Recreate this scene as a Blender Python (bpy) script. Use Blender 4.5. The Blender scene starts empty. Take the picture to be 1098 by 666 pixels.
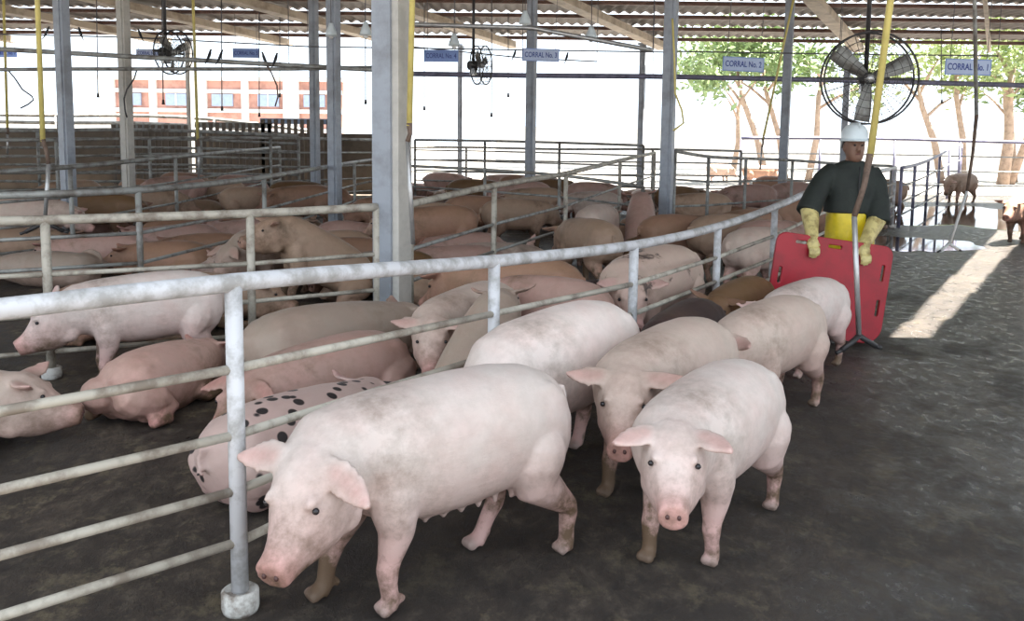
import bpy, bmesh, math, random
import numpy as np
from mathutils import Vector, Matrix
PI = math.pi
R_ = math.radians
scene = bpy.context.scene
C = scene.collection

# ------------------------------------------------------------------ camera
F, PX, PY, CH = 950.0, 549.0, 250.0, 1.60          # focal length and principal point in pixels of the 1098x666 frame
PITCH, ROLL = math.atan(103 / 950.0), R_(0.65)
cam_d = bpy.data.cameras.new('camera')
cam = bpy.data.objects.new('camera', cam_d)
C.objects.link(cam)
cam_d.sensor_width = 36
cam_d.lens = F / 1098 * 36
cam_d.shift_y = -(333 - PY) / 1098
cam_d.clip_start, cam_d.clip_end = 0.05, 400
_f = Vector((0, math.cos(PITCH), -math.sin(PITCH)))
_r = Vector((1, 0, 0))
_u = Vector((0, math.sin(PITCH), math.cos(PITCH)))
_x = _r * math.cos(ROLL) + _u * math.sin(ROLL)
_y = _u * math.cos(ROLL) - _r * math.sin(ROLL)
m = Matrix((_x, _y, -_f)).transposed().to_4x4()
m.translation = (0, 0, CH)
cam.matrix_world = m
scene.camera = cam

# ------------------------------------------------------------------ world, sun, exposure
SUN_EL, SUN_AZ = R_(68), R_(12)                      # the sun stands right of the view, high up
SUND = Vector((math.cos(SUN_EL) * math.cos(SUN_AZ), math.cos(SUN_EL) * math.sin(SUN_AZ), math.sin(SUN_EL)))
w = bpy.data.worlds.new('sky')
scene.world = w
w.use_nodes = True
bg = w.node_tree.nodes['Background']
bg.inputs[0].default_value = (0.80, 0.90, 1.0, 1)
bg.inputs[1].default_value = 2.0
sd = bpy.data.lights.new('sun', 'SUN')
sd.energy = 44.0
sd.angle = R_(0.6)
sd.color = (1, 0.96, 0.88)
sun = bpy.data.objects.new('sun', sd)
C.objects.link(sun)
sun.rotation_euler = SUND.to_track_quat('Z', 'Y').to_euler()
scene.view_settings.view_transform = 'Standard'
scene.view_settings.look = 'None'
scene.view_settings.gamma = 1
scene.view_settings.use_curve_mapping = False
scene.view_settings.exposure = 0.22


# ------------------------------------------------------------------ pixel helpers (a pixel gives a direction, the plane gives the distance)
def ray(u, v):
    x = (u - PX) / F
    y = (v - PY) / F
    a = x * math.cos(ROLL) + y * math.sin(ROLL)
    b = -x * math.sin(ROLL) + y * math.cos(ROLL)
    return a, math.cos(PITCH) - b * math.sin(PITCH), -b * math.cos(PITCH) - math.sin(PITCH)


def onz(u, v, z=0.0):
    a, c, d = ray(u, v)
    t = (z - CH) / d
    return Vector((a * t, c * t, z))


def aty(u, v, Y):
    a, c, d = ray(u, v)
    t = Y / c
    return Vector((a * t, Y, CH + d * t))


# ------------------------------------------------------------------ materials
MATS = {}


def nmat(name):
    mt = bpy.data.materials.new(name)
    mt.use_nodes = True
    nt = mt.node_tree
    return mt, nt, nt.nodes['Principled BSDF']


def noise(nt, scale, detail=4, rough=0.6, coord='Object', stretch=None):
    tc = nt.nodes.new('ShaderNodeTexCoord')
    n = nt.nodes.new('ShaderNodeTexNoise')
    n.inputs['Scale'].default_value = scale
    n.inputs['Detail'].default_value = detail
    n.inputs['Roughness'].default_value = rough
    if stretch:
        mp = nt.nodes.new('ShaderNodeMapping')
        mp.inputs['Scale'].default_value = stretch[:3]
        if len(stretch) > 3:
            mp.inputs['Rotation'].default_value = (0, 0, stretch[3])
        nt.links.new(tc.outputs[coord], mp.inputs[0])
        nt.links.new(mp.outputs[0], n.inputs['Vector'])
    else:
        nt.links.new(tc.outputs[coord], n.inputs['Vector'])
    return n.outputs['Fac']


def ramp(nt, src, stops):
    r = nt.nodes.new('ShaderNodeValToRGB')
    el = r.color_ramp.elements
    while len(el) < len(stops):
        el.new(0.5)
    for e, (p, c) in zip(el, stops):
        e.position = p
        e.color = (*c, 1) if len(c) == 3 else c
    nt.links.new(src, r.inputs[0])
    return r.outputs[0]


def mix(nt, fac, a, b, mode='MIX'):
    n = nt.nodes.new('ShaderNodeMix')
    n.data_type = 'RGBA'
    n.blend_type = mode
    for i, s in ((0, fac), (6, a), (7, b)):
        if hasattr(s, 'links'):
            nt.links.new(s, n.inputs[i])
        elif i == 0:
            n.inputs[0].default_value = s
        else:
            n.inputs[i].default_value = (*s, 1)
    return n.outputs[2]


def bump(nt, bsdf, src, strength, dist=0.02):
    b = nt.nodes.new('ShaderNodeBump')
    b.inputs['Strength'].default_value = strength
    b.inputs['Distance'].default_value = dist
    nt.links.new(src, b.inputs['Height'])
    nt.links.new(b.outputs[0], bsdf.inputs['Normal'])


def plain(name, col, rough=0.6, metal=0.0, var=0.12, scale=6.0, dark=None, bumps=0.0):
    """one colour broken by grime noise"""
    if name in MATS:
        return MATS[name]
    mt, nt, b = nmat(name)
    f = noise(nt, scale, 5, 0.65)
    d = dark if dark else tuple(c * (1 - 3 * var) for c in col)
    c = ramp(nt, f, [(0.36, d), (0.56, col)])
    nt.links.new(c, b.inputs['Base Color'])
    b.inputs['Roughness'].default_value = rough
    b.inputs['Metallic'].default_value = metal
    if bumps:
        bump(nt, b, f, bumps)
    MATS[name] = mt
    return mt


def skin(name, base, pink, dirt=(0.16, 0.10, 0.06), dirtiness=0.4, spots=None, mott=None):
    mt, nt, b = nmat(name)
    at = nt.nodes.new('ShaderNodeAttribute')
    at.attribute_name = 'tint'
    sep = nt.nodes.new('ShaderNodeSeparateColor')
    nt.links.new(at.outputs['Color'], sep.inputs[0])
    f1 = noise(nt, 3.2, 4, 0.6)
    f2 = noise(nt, 14, 6, 0.7)
    c = ramp(nt, f1, [(0.35, tuple(x * 0.90 for x in base)), (0.62, base)])
    f1b = noise(nt, 5.5, 3, 0.55, stretch=(1, 1, 1.3))
    fb = ramp(nt, f1b, [(0.38, (0, 0, 0)), (0.72, (0.5, 0.5, 0.5))])
    c = mix(nt, fb, c, tuple(0.5 * x + 0.5 * y for x, y in zip(base, pink)))
    c = mix(nt, sep.outputs[0], c, pink)
    dm = ramp(nt, mix(nt, 0.55, f2, f1), [(0.42, (0, 0, 0)), (0.62, (1, 1, 1))])
    mul = nt.nodes.new('ShaderNodeMath')
    mul.operation = 'MULTIPLY'
    nt.links.new(dm, mul.inputs[0])
    nt.links.new(sep.outputs[1], mul.inputs[1])
    mul2 = nt.nodes.new('ShaderNodeMath')
    mul2.operation = 'MULTIPLY'
    nt.links.new(mul.outputs[0], mul2.inputs[0])
    mul2.inputs[1].default_value = dirtiness * 2
    mul2.use_clamp = True
    c = mix(nt, mul2.outputs[0], c, dirt)
    c = mix(nt, sep.outputs[2], c, (0.17, 0.12, 0.09))
    if spots:
        tc = nt.nodes.new('ShaderNodeTexCoord')
        vo = nt.nodes.new('ShaderNodeTexVoronoi')
        vo.inputs['Scale'].default_value = spots[0]
        vo.inputs['Randomness'].default_value = 1
        nt.links.new(tc.outputs['Object'], vo.inputs['Vector'])
        s = ramp(nt, vo.outputs['Distance'], [(spots[1], (1, 1, 1)), (spots[1] + 0.06, (0, 0, 0))])
        c = mix(nt, s, c, (0.035, 0.028, 0.028))
    if mott:
        f3 = noise(nt, mott[0], 5, 0.7)
        s = ramp(nt, f3, [(mott[1], (0, 0, 0)), (mott[1] + 0.06, (1, 1, 1))])
        c = mix(nt, s, c, mott[2])
    oi = nt.nodes.new('ShaderNodeObjectInfo')
    hs = nt.nodes.new('ShaderNodeHueSaturation')
    mr = nt.nodes.new('ShaderNodeMapRange')
    mr.inputs['To Min'].default_value = 0.86
    mr.inputs['To Max'].default_value = 1.08
    nt.links.new(oi.outputs['Random'], mr.inputs['Value'])
    nt.links.new(mr.outputs[0], hs.inputs['Value'])
    nt.links.new(c, hs.inputs['Color'])
    nt.links.new(hs.outputs[0], b.inputs['Base Color'])
    b.inputs['Roughness'].default_value = 0.55
    b.inputs['Specular IOR Level'].default_value = 0.35
    fine = noise(nt, 26, 7, 0.75, stretch=(0.6, 1, 1.4))
    bump(nt, b, fine, 0.22, 0.02)
    MATS[name] = mt
    return mt


SK = {
    'white': skin('skin_white', (0.76, 0.655, 0.60), (0.68, 0.38, 0.34), dirtiness=0.8),
    'pale': skin('skin_pale', (0.64, 0.51, 0.43), (0.60, 0.33, 0.29), dirtiness=0.8),
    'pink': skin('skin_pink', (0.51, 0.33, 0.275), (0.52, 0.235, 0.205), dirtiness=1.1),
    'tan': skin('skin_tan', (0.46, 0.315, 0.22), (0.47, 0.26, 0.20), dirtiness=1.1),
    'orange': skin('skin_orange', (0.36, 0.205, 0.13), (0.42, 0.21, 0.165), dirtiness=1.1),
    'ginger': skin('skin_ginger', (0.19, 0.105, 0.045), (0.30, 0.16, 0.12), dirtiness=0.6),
    'dark': skin('skin_dark', (0.045, 0.028, 0.026), (0.08, 0.04, 0.04), dirtiness=0.3),
    'grey': skin('skin_grey', (0.42, 0.33, 0.265), (0.47, 0.27, 0.22), dirtiness=0.7),
    'spotted': skin('skin_spotted', (0.60, 0.44, 0.39), (0.58, 0.33, 0.3), dirtiness=0.3, spots=(10.5, 0.27)),
    'patch': skin('skin_patched', (0.58, 0.44, 0.36), (0.58, 0.33, 0.3), dirtiness=0.4, mott=(3.2, 0.56, (0.10, 0.07, 0.06))),
}
M_eye = plain('eye_dark', (0.02, 0.016, 0.018), 0.15, var=0.05)
M_nostril = plain('nostril_dark', (0.10, 0.045, 0.04), 0.5)
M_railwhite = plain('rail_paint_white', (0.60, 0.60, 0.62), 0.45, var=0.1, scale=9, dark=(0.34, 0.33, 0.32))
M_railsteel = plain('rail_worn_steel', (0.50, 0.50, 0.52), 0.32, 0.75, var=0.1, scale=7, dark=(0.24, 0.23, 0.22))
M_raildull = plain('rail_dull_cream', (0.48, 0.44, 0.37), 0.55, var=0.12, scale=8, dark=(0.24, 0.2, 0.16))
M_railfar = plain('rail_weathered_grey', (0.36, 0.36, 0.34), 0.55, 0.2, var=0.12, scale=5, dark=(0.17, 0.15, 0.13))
M_dark = plain('dark_iron', (0.06, 0.055, 0.055), 0.5, 0.3)
M_colgrey = plain('column_bluegrey', (0.33, 0.355, 0.40), 0.45, 0.1, var=0.08, scale=3, dark=(0.23, 0.24, 0.26))
M_collight = plain('column_cream', (0.56, 0.53, 0.48), 0.5, var=0.09, scale=3)
M_concrete = plain('plinth_concrete', (0.62, 0.60, 0.56), 0.8, var=0.13, scale=14, dark=(0.22, 0.18, 0.15), bumps=0.3)
M_sheet = plain('roof_sheet_grey', (0.27, 0.24, 0.22), 0.7, 0.0, var=0.1, scale=1.2)
M_purlin = plain('purlin_redbrown', (0.22, 0.115, 0.085), 0.6, var=0.12, scale=3)
M_rafter = plain('rafter_beige', (0.60, 0.50, 0.38), 0.6, var=0.1, scale=2.5, dark=(0.38, 0.30, 0.22))
M_yellow = plain('pipe_yellow', (0.72, 0.60, 0.20), 0.45, var=0.06, scale=5)
M_galv = plain('pipe_galvanised', (0.55, 0.54, 0.53), 0.35, 0.6, var=0.08, scale=8)
M_rust = plain('pipe_rust', (0.18, 0.12, 0.09), 0.75, var=0.15, scale=18)
M_wire = plain('wire_grey', (0.16, 0.15, 0.16), 0.5, 0.4)
M_red = plain('board_red', (0.36, 0.008, 0.02), 0.42, var=0.05, scale=6, dark=(0.27, 0.008, 0.016))
M_signw = plain('sign_pale_blue', (0.50, 0.58, 0.78), 0.4, var=0.03)
M_signb = plain('sign_deep_blue', (0.22, 0.33, 0.68), 0.4, var=0.03)
M_signt = plain('sign_letter_blue', (0.03, 0.06, 0.30), 0.4, var=0.03)
M_jacket = plain('cloth_dark_green', (0.016, 0.021, 0.017), 0.75, var=0.12, scale=9, bumps=0.4)
M_apron = plain('apron_yellow', (0.72, 0.55, 0.02), 0.35, var=0.07, scale=8, bumps=0.2)
M_glove = plain('glove_yellow', (0.62, 0.52, 0.22), 0.5, var=0.1, scale=14, dark=(0.3, 0.22, 0.08))
M_helmet = plain('helmet_white', (0.66, 0.72, 0.74), 0.3, var=0.03)
M_face = plain('face_brown', (0.20, 0.105, 0.07), 0.5, var=0.05, scale=12)
M_hair = plain('hair_black', (0.012, 0.01, 0.01), 0.5)
M_boot = plain('boot_white', (0.5, 0.5, 0.48), 0.4, var=0.12, scale=9, dark=(0.1, 0.08, 0.06))
M_lip = plain('lip_brown', (0.16, 0.06, 0.05), 0.5)
M_bird = plain('bird_black', (0.02, 0.02, 0.025), 0.5)
M_beak = plain('beak_grey', (0.08, 0.075, 0.07), 0.4)
M_bark = plain('bark_pale', (0.40, 0.29, 0.22), 0.85, var=0.12, scale=5, bumps=0.4)
M_leaf = plain('leaf_green', (0.20, 0.28, 0.11), 0.6, var=0.14, scale=2)
M_leaf2 = plain('leaf_yellowgreen', (0.33, 0.40, 0.17), 0.6, var=0.12, scale=2)
M_white = plain('limewash_white', (0.72, 0.71, 0.69), 0.8, var=0.04, scale=1)
M_brick = plain('render_pink', (0.50, 0.27, 0.22), 0.85, var=0.1, scale=2)
M_bluetrim = plain('steel_violet_grey', (0.25, 0.24, 0.34), 0.5, 0.2)
M_bluew = plain('tank_blue', (0.30, 0.38, 0.55), 0.4, var=0.04)
M_water = plain('puddle_water', (0.03, 0.028, 0.026), 0.05, var=0.1, scale=2)
M_black = plain('rubber_black', (0.02, 0.02, 0.02), 0.6)


def floor_mat():
    mt, nt, b = nmat('floor_wet_concrete')
    big = noise(nt, 0.55, 6, 0.70, 'Object', (1.2, 1.0, 1, 0.5))
    mid = noise(nt, 2.2, 9, 0.76, 'Object', (1.5, 1.0, 1, -0.5))
    fine = noise(nt, 7.0, 10, 0.82, 'Object', (1.5, 1.0, 1, -0.5))
    c1 = ramp(nt, mid, [(0.38, (0.028, 0.019, 0.014)), (0.51, (0.070, 0.049, 0.036)), (0.64, (0.18, 0.138, 0.10))])
    c2 = ramp(nt, fine, [(0.40, (0.018, 0.012, 0.010)), (0.51, (0.070, 0.050, 0.036)), (0.64, (0.28, 0.222, 0.16))])
    c = mix(nt, 0.55, c1, c2)
    pale_patch = ramp(nt, noise(nt, 3.0, 9, 0.82, 'Object', (1.3, 1.0, 1, 0.35)), [(0.53, (0, 0, 0)), (0.62, (0.8, 0.8, 0.8))])
    c = mix(nt, pale_patch, c, (0.24, 0.19, 0.115))  # pale yellowish-brown patches
    # where water has been hosed down the walkway the floor is darker and glossy
    tc = nt.nodes.new('ShaderNodeTexCoord')
    sx = nt.nodes.new('ShaderNodeSeparateXYZ')
    nt.links.new(tc.outputs['Object'], sx.inputs[0])
    ma = nt.nodes.new('ShaderNodeMath')
    ma.operation = 'MULTIPLY_ADD'
    nt.links.new(sx.outputs['X'], ma.inputs[0])
    ma.inputs[1].default_value = 0.035
    nt.links.new(big, ma.inputs[2])
    wet = ramp(nt, ma.outputs[0], [(0.50, (0, 0, 0)), (0.60, (1, 1, 1))])
    dark = ramp(nt, big, [(0.42, (1, 1, 1)), (0.56, (0, 0, 0))])
    c = mix(nt, dark, c, mix(nt, 0.6, c, (0.022, 0.017, 0.014)))
    c = mix(nt, wet, c, mix(nt, 0.5, c, (0.02, 0.018, 0.017)))
    nt.links.new(c, b.inputs['Base Color'])
    ro = mix(nt, wet, ramp(nt, fine, [(0.35, (0.45,) * 3), (0.65, (0.85,) * 3)]),
             ramp(nt, fine, [(0.40, (0.20,) * 3), (0.60, (0.55,) * 3)]))
    nt.links.new(ro, b.inputs['Roughness'])
    b.inputs['Specular IOR Level'].default_value = 0.5
    bump(nt, b, mix(nt, 0.6, mid, fine), 1.0, 0.06)
    return mt


def ground_mat():
    mt, nt, b = nmat('yard_pale_concrete')
    c = ramp(nt, noise(nt, 0.3, 6, 0.6), [(0.35, (0.17, 0.155, 0.14)), (0.65, (0.24, 0.222, 0.20))])
    nt.links.new(c, b.inputs['Base Color'])
    b.inputs['Roughness'].default_value = 0.9
    return mt


# ------------------------------------------------------------------ object helpers
def tag(o, label=None, cat=None, group=None, kind=None):
    for k, v in (('label', label), ('category', cat), ('group', group), ('kind', kind)):
        if v:
            o[k] = v
    return o


def empty(name, loc=(0, 0, 0), rz=0.0, label=None, cat=None, group=None, kind=None):
    o = bpy.data.objects.new(name, None)
    C.objects.link(o)
    o.location = loc
    o.rotation_euler = (0, 0, rz)
    o.empty_display_size = 0.1
    return tag(o, label, cat, group, kind)


def mobj(name, verts, faces, mat, parent=None, smooth=True):
    me = bpy.data.meshes.new(name)
    me.from_pydata([tuple(v) for v in verts], [], [tuple(f) for f in faces])
    if mat:
        me.materials.append(mat)
    if smooth:
        me.shade_smooth()
    o = bpy.data.objects.new(name, me)
    C.objects.link(o)
    if parent:
        o.parent = parent
    return o


class G:
    """collects shapes into one mesh"""
    def __init__(s):
        s.v, s.f = [], []

    def add(s, v, f):
        n = len(s.v)
        s.v += [Vector(p) for p in v]
        s.f += [tuple(i + n for i in q) for q in f]
        return s

    def box(s, c, d, rz=0.0, mat=None):
        x, y, z = d[0] / 2, d[1] / 2, d[2] / 2
        vs = [Vector((i * x, j * y, k * z)) for i in (-1, 1) for j in (-1, 1) for k in (-1, 1)]
        if mat is not None:
            vs = [mat @ p for p in vs]
        elif rz:
            vs = [Matrix.Rotation(rz, 3, 'Z') @ p for p in vs]
        return s.add([p + Vector(c) for p in vs],
                     [(0, 1, 3, 2), (4, 6, 7, 5), (0, 4, 5, 1), (2, 3, 7, 6), (0, 2, 6, 4), (1, 5, 7, 3)])

    def beam(s, a, b, wd, ht):
        a, b = Vector(a), Vector(b)
        d = b - a
        L = d.length
        d.normalize()
        side = d.cross(Vector((0, 0, 1)))
        if side.length < 1e-4:
            side = Vector((1, 0, 0))
        side.normalize()
        up = side.cross(d)
        return s.box((a + b) / 2, (L, wd, ht), mat=Matrix((d, side, up)).transposed())

    def tube(s, pts, r, n=10, caps=True):
        pts = [Vector(p) for p in pts]
        rs = r if isinstance(r, (list, tuple)) else [r] * len(pts)
        base = len(s.v)
        prev = None
        for i, p in enumerate(pts):
            t = (pts[min(i + 1, len(pts) - 1)] - pts[max(i - 1, 0)]).normalized()
            if prev is None:
                a = t.cross(Vector((0, 0, 1)) if abs(t.z) < 0.9 else Vector((1, 0, 0))).normalized()
            else:
                a = (prev - t * prev.dot(t)).normalized()
            prev = a
            b = t.cross(a)
            for k in range(n):
                an = 2 * PI * k / n
                s.v.append(p + (a * math.cos(an) + b * math.sin(an)) * rs[i])
        for i in range(len(pts) - 1):
            for k in range(n):
                s.f.append((base + i * n + k, base + i * n + (k + 1) % n, base + (i + 1) * n + (k + 1) % n, base + (i + 1) * n + k))
        if caps:
            s.f.append(tuple(base + k for k in reversed(range(n))))
            s.f.append(tuple(base + (len(pts) - 1) * n + k for k in range(n)))
        return s

    def lathe(s, c, prof, n=20):
        """prof: (radius, z) from bottom to top"""
        base = len(s.v)
        for r, z in prof:
            for k in range(n):
                an = 2 * PI * k / n
                s.v.append(Vector(c) + Vector((r * math.cos(an), r * math.sin(an), z)))
        for i in range(len(prof) - 1):
            for k in range(n):
                s.f.append((base + i * n + k, base + i * n + (k + 1) % n, base + (i + 1) * n + (k + 1) % n, base + (i + 1) * n + k))
        s.f.append(tuple(base + k for k in reversed(range(n))))
        s.f.append(tuple(base + (len(prof) - 1) * n + k for k in range(n)))
        return s

    def ball(s, c, r, n=12):
        r = r if isinstance(r, (tuple, list)) else (r, r, r)
        base = len(s.v)
        for i in range(1, n // 2):
            th = PI * i / (n // 2)
            for k in range(n):
                an = 2 * PI * k / n
                s.v.append(Vector(c) + Vector((r[0] * math.sin(th) * math.cos(an), r[1] * math.sin(th) * math.sin(an), -r[2] * math.cos(th))))
        rows = n // 2 - 1
        s.v += [Vector(c) - Vector((0, 0, r[2])), Vector(c) + Vector((0, 0, r[2]))]
        bo, to = base + rows * n, base + rows * n + 1
        for i in range(rows - 1):
            for k in range(n):
                s.f.append((base + i * n + k, base + i * n + (k + 1) % n, base + (i + 1) * n + (k + 1) % n, base + (i + 1) * n + k))
        for k in range(n):
            s.f.append((bo, base + (k + 1) % n, base + k))
            s.f.append((to, base + (rows - 1) * n + k, base + (rows - 1) * n + (k + 1) % n))
        return s

    def rings(s, rings, caps=True):
        base = len(s.v)
        n = len(rings[0])
        for r in rings:
            s.v += [Vector(p) for p in r]
        for i in range(len(rings) - 1):
            for k in range(n):
                s.f.append((base + i * n + k, base + i * n + (k + 1) % n, base + (i + 1) * n + (k + 1) % n, base + (i + 1) * n + k))
        if caps:
            s.f.append(tuple(base + k for k in reversed(range(n))))
            s.f.append(tuple(base + (len(rings) - 1) * n + k for k in range(n)))
        return s

    def build(s, name, mat, parent=None, smooth=True):
        return mobj(name, s.v, s.f, mat, parent, smooth)


def fuse(v, f, name, voxel, smooth=4):
    """union of overlapping closed shapes as ONE continuous skin"""
    me = bpy.data.meshes.new(name + '_src')
    me.from_pydata([tuple(p) for p in v], [], f)
    o = bpy.data.objects.new(name + '_src', me)
    C.objects.link(o)
    md = o.modifiers.new('r', 'REMESH')
    md.mode = 'VOXEL'
    md.voxel_size = voxel
    md.adaptivity = 0
    if smooth:
        sm = o.modifiers.new('s', 'SMOOTH')
        sm.factor = 0.5
        sm.iterations = smooth
    dg = bpy.context.evaluated_depsgraph_get()
    out = bpy.data.meshes.new_from_object(o.evaluated_get(dg))
    out.name = name
    bpy.data.objects.remove(o)
    bpy.data.meshes.remove(me)
    out.shade_smooth()
    return out


def link_mesh(name, me, mat, parent=None):
    o = bpy.data.objects.new(name, me)
    C.objects.link(o)
    if parent:
        o.parent = parent
    if not me.materials:
        me.materials.append(mat)
    o.material_slots[0].link = 'OBJECT'
    o.material_slots[0].material = mat
    return o


# ------------------------------------------------------------------ the pig
def ring(c, a, b, ra, rt, rb, n=18, ex=2.25):
    out = []
    for k in range(n):
        t = 2 * PI * k / n
        ct, st = math.cos(t), math.sin(t)
        x = math.copysign(abs(ct) ** (2 / ex), ct) * ra
        y = math.copysign(abs(st) ** (2 / ex), st)
        out.append(c + a * x + b * (y * (rt if y > 0 else rb)))
    return out


SPINE = [(-.615, .62, .52, .04), (-.59, .69, .45, .10), (-.53, .742, .385, .155), (-.42, .785, .345, .187), (-.27, .805, .325, .20),
         (-.08, .805, .305, .205), (.10, .795, .30, .203), (.24, .785, .315, .195), (.36, .77, .345, .18), (.47, .755, .385, .162), (.56, .742, .42, .142), (.62, .735, .44, .12)]
HEAD = [(.50, .73, .43, .125), (.58, .748, .415, .136), (.645, .745, .40, .134), (.70, .722, .40, .122), (.75, .685, .41, .103), (.795, .645, .425, .083),
        (.835, .615, .44, .068), (.875, .595, .452, .060), (.905, .588, .462, .058), (.922, .586, .468, .060), (.935, .578, .474, .055)]


def smoothstep(t):
    t = np.clip(t, 0, 1)
    return t * t * (3 - 2 * t)


def make_pig(name, pose='stand', yaw=0.0, pitch=15.0, bend=0.0, feet=None, ears=((60, 10), (60, 10)), fat=1.0, teats=False,
             voxel=0.012, tail=True, details=True, droop=0.0, roll=72, trunk=.93):
    """local frame: +x forward, +y left, +z up, ground at z = 0. feet: (dx, lift) for front-left, front-right, hind-left, hind-right"""
    feet = feet or [(0, 0)] * 4
    V, Fc, S = [], [], []          # verts, faces, samples (pos, radius, kind)
    X, Y, Z = Vector((1, 0, 0)), Vector((0, 1, 0)), Vector((0, 0, 1))
    yaw, pitch = R_(yaw), R_(pitch)

    def addrings(rs):
        g = G().rings(rs)
        n = len(V)
        V.extend(g.v)
        Fc.extend(tuple(i + n for i in q) for q in g.f)

    def addball(c, r):
        g = G().ball(c, r, 14)
        n = len(V)
        V.extend(g.v)
        Fc.extend(tuple(i + n for i in q) for q in g.f)

    def addtube(pts, rs, n=12):
        g = G().tube(pts, rs, n)
        k = len(V)
        V.extend(g.v)
        Fc.extend(tuple(i + k for i in q) for q in g.f)
    # trunk and head, straight
    rs = []
    for x, zt, zb, wd in SPINE:
        zc = zt * 0.52 + zb * 0.48
        rs.append(ring(Vector((x, 0, zc)), Y, Z, wd * fat, zt - zc, (zc - zb) * (0.6 + 0.4 * fat), 40, 2.15))
        S.append((Vector((x, 0, zc)), max(wd, .1), 'body'))
    addrings(rs)
    for sd in (1, -1):
        addball(Vector((.30, sd * .115 * fat, .52)), (.15, .085, .19))
        addball(Vector((-.40, sd * .105 * fat, .54)), (.185, .095, .215))
        addball(Vector((.60, sd * .075, .475)), (.085, .06, .065))
    rs = []
    for x, zt, zb, wd in HEAD:
        zc = zt * 0.5 + zb * 0.5
        rs.append(ring(Vector((x, 0, zc)), Y, Z, wd, zt - zc, zc - zb, ex=2.3))
        S.append((Vector((x, 0, zc)), wd, 'snout' if x > .89 else ('muzzle' if x > .82 else ('face' if x > .6 else 'body'))))
    addrings(rs)
    for sd in (1, -1):
        addball(Vector((.735, sd * .074, .668)), (.034, .020, .018))       # brow over the eye
    # ears
    for sd, (out, up) in ((1, ears[0]), (-1, ears[1])):
        b0 = Vector((.622, sd * .085, .715))
        o, e = R_(out), R_(up)
        d = Vector((math.cos(o) * math.cos(e), sd * math.sin(o) * math.cos(e), math.sin(e)))
        wdir = d.cross(Z)
        if wdir.length < .05:
            wdir = Vector((0, 1, 0))
        wdir.normalize()
        wdir = (wdir * sd + Z * -0.25 + X * -0.3)
        wdir = (wdir - d * wdir.dot(d)).normalized()
        nrm = d.cross(wdir).normalized()
        L = .19
        rr = []
        for t, hw in ((-.12, .03), (.0, .044), (.2, .060), (.42, .062), (.65, .050), (.85, .029), (1.0, .012)):
            dr = Vector((0, 0, -1)) * (droop * max(0, t) ** 2 * .14) + X * (droop * max(0, t) ** 2 * .05)
            c = b0 + d * (t * L) + dr + nrm * (0.018 * math.sin(PI * max(0, t)) * sd)
            rr.append(ring(c, wdir, nrm, hw, .0125, .0125, 12, 2.0))
            if t > 0:
                S.append((c, hw * .55, 'ear'))
        addrings(rr)
    eyes = [Vector((.748, sd * .091, .645)) for sd in (1, -1)]
    nost = [Vector((.9365, sd * .022, .532)) for sd in (1, -1)]
    eaxis = [Vector((.45, sd * .85, .18)).normalized() for sd in (1, -1)]
    extra = eyes + nost
    if teats:
        for i in range(6):
            for sd in (1, -1):
                addball(Vector((.12 - i * .085, sd * .07, .305 - .008)), (.014, .014, .028))
    if tail:
        tp = [Vector((-.60, 0, .66))]
        for i in range(1, 9):
            a = i / 8
            tp.append(Vector((-.63 - .05 * a + .0 * a, .03 * math.sin(a * 6.5), .66 - .13 * a + .03 * math.cos(a * 6.5))))
        addtube(tp, [.02] + [.015 - .0006 * i for i in range(1, 9)], 8)
        S.append((tp[5], .02, 'ear'))

    nb = len(V)
    P = np.array([tuple(p) for p in V] + [tuple(p) for p in extra] + [tuple(s[0]) for s in S], dtype=float)

    def deform(P):
        P = P.copy()
        t = smoothstep((P[:, 0] - .30) / .32)
        piv = np.array((.44, 0, .60))
        q = P - piv
        a = pitch * t
        x = q[:, 0] * np.cos(a) + q[:, 2] * np.sin(a)
        z = -q[:, 0] * np.sin(a) + q[:, 2] * np.cos(a)
        a = yaw * t
        x, y = x * np.cos(a) - q[:, 1] * np.sin(a), x * np.sin(a) + q[:, 1] * np.cos(a)
        P = np.stack([x, y, z], 1) + piv
        # sideways curve of the back
        P[:, 1] += bend * (P[:, 0] ** 2)
        return P
    P = deform(P)
    P[:, 0] = np.where(P[:, 0] < .36, .36 - (.36 - P[:, 0]) * trunk, P[:, 0])

    def tx(x):
        return .36 - (.36 - x) * trunk
    leg_specs = []
    if pose == 'stand':
        hips = [(tx(.30), .115, .46), (tx(.30), -.115, .46), (tx(-.40), .12, .52), (tx(-.40), -.12, .52)]
        for i, (hx, hy, hz) in enumerate(hips):
            dx, lift = feet[i]
            hip = Vector((hx, hy * fat + bend * hx * hx, hz))
            hoof = Vector((hx + (.01 if i < 2 else -.03) + dx, hip.y * .92, lift))
            leg_specs.append((hip, hoof, i < 2, lift))
    if pose == 'lie':
        P[:, 2] -= .325
        P[:, 1] *= 1.08
    if pose == 'sit':
        th = R_(34)
        piv = np.array((-.45, 0, .50))
        q = P - piv
        x = q[:, 0] * math.cos(th) - q[:, 2] * math.sin(th)
        z = q[:, 0] * math.sin(th) + q[:, 2] * math.cos(th)
        P = np.stack([x, q[:, 1], z], 1) + piv
        P[:, 2] -= .30
        for sd in (1, -1):
            sh = np.array((.30, sd * .115, .46)) - piv
            sx = sh[0] * math.cos(th) - sh[2] * math.sin(th) + piv[0]
            sz = sh[0] * math.sin(th) + sh[2] * math.cos(th) + piv[2] - .30
            leg_specs.append((Vector((sx, sd * .12, sz)), Vector((sx + .08, sd * .12, 0)), True, 0))
    V = [Vector(p) for p in P[:nb]]
    ex = [Vector(p) for p in P[nb:nb + 4]]
    S = [(Vector(p), s[1], s[2]) for p, s in zip(P[nb + 4:], S)]

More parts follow.
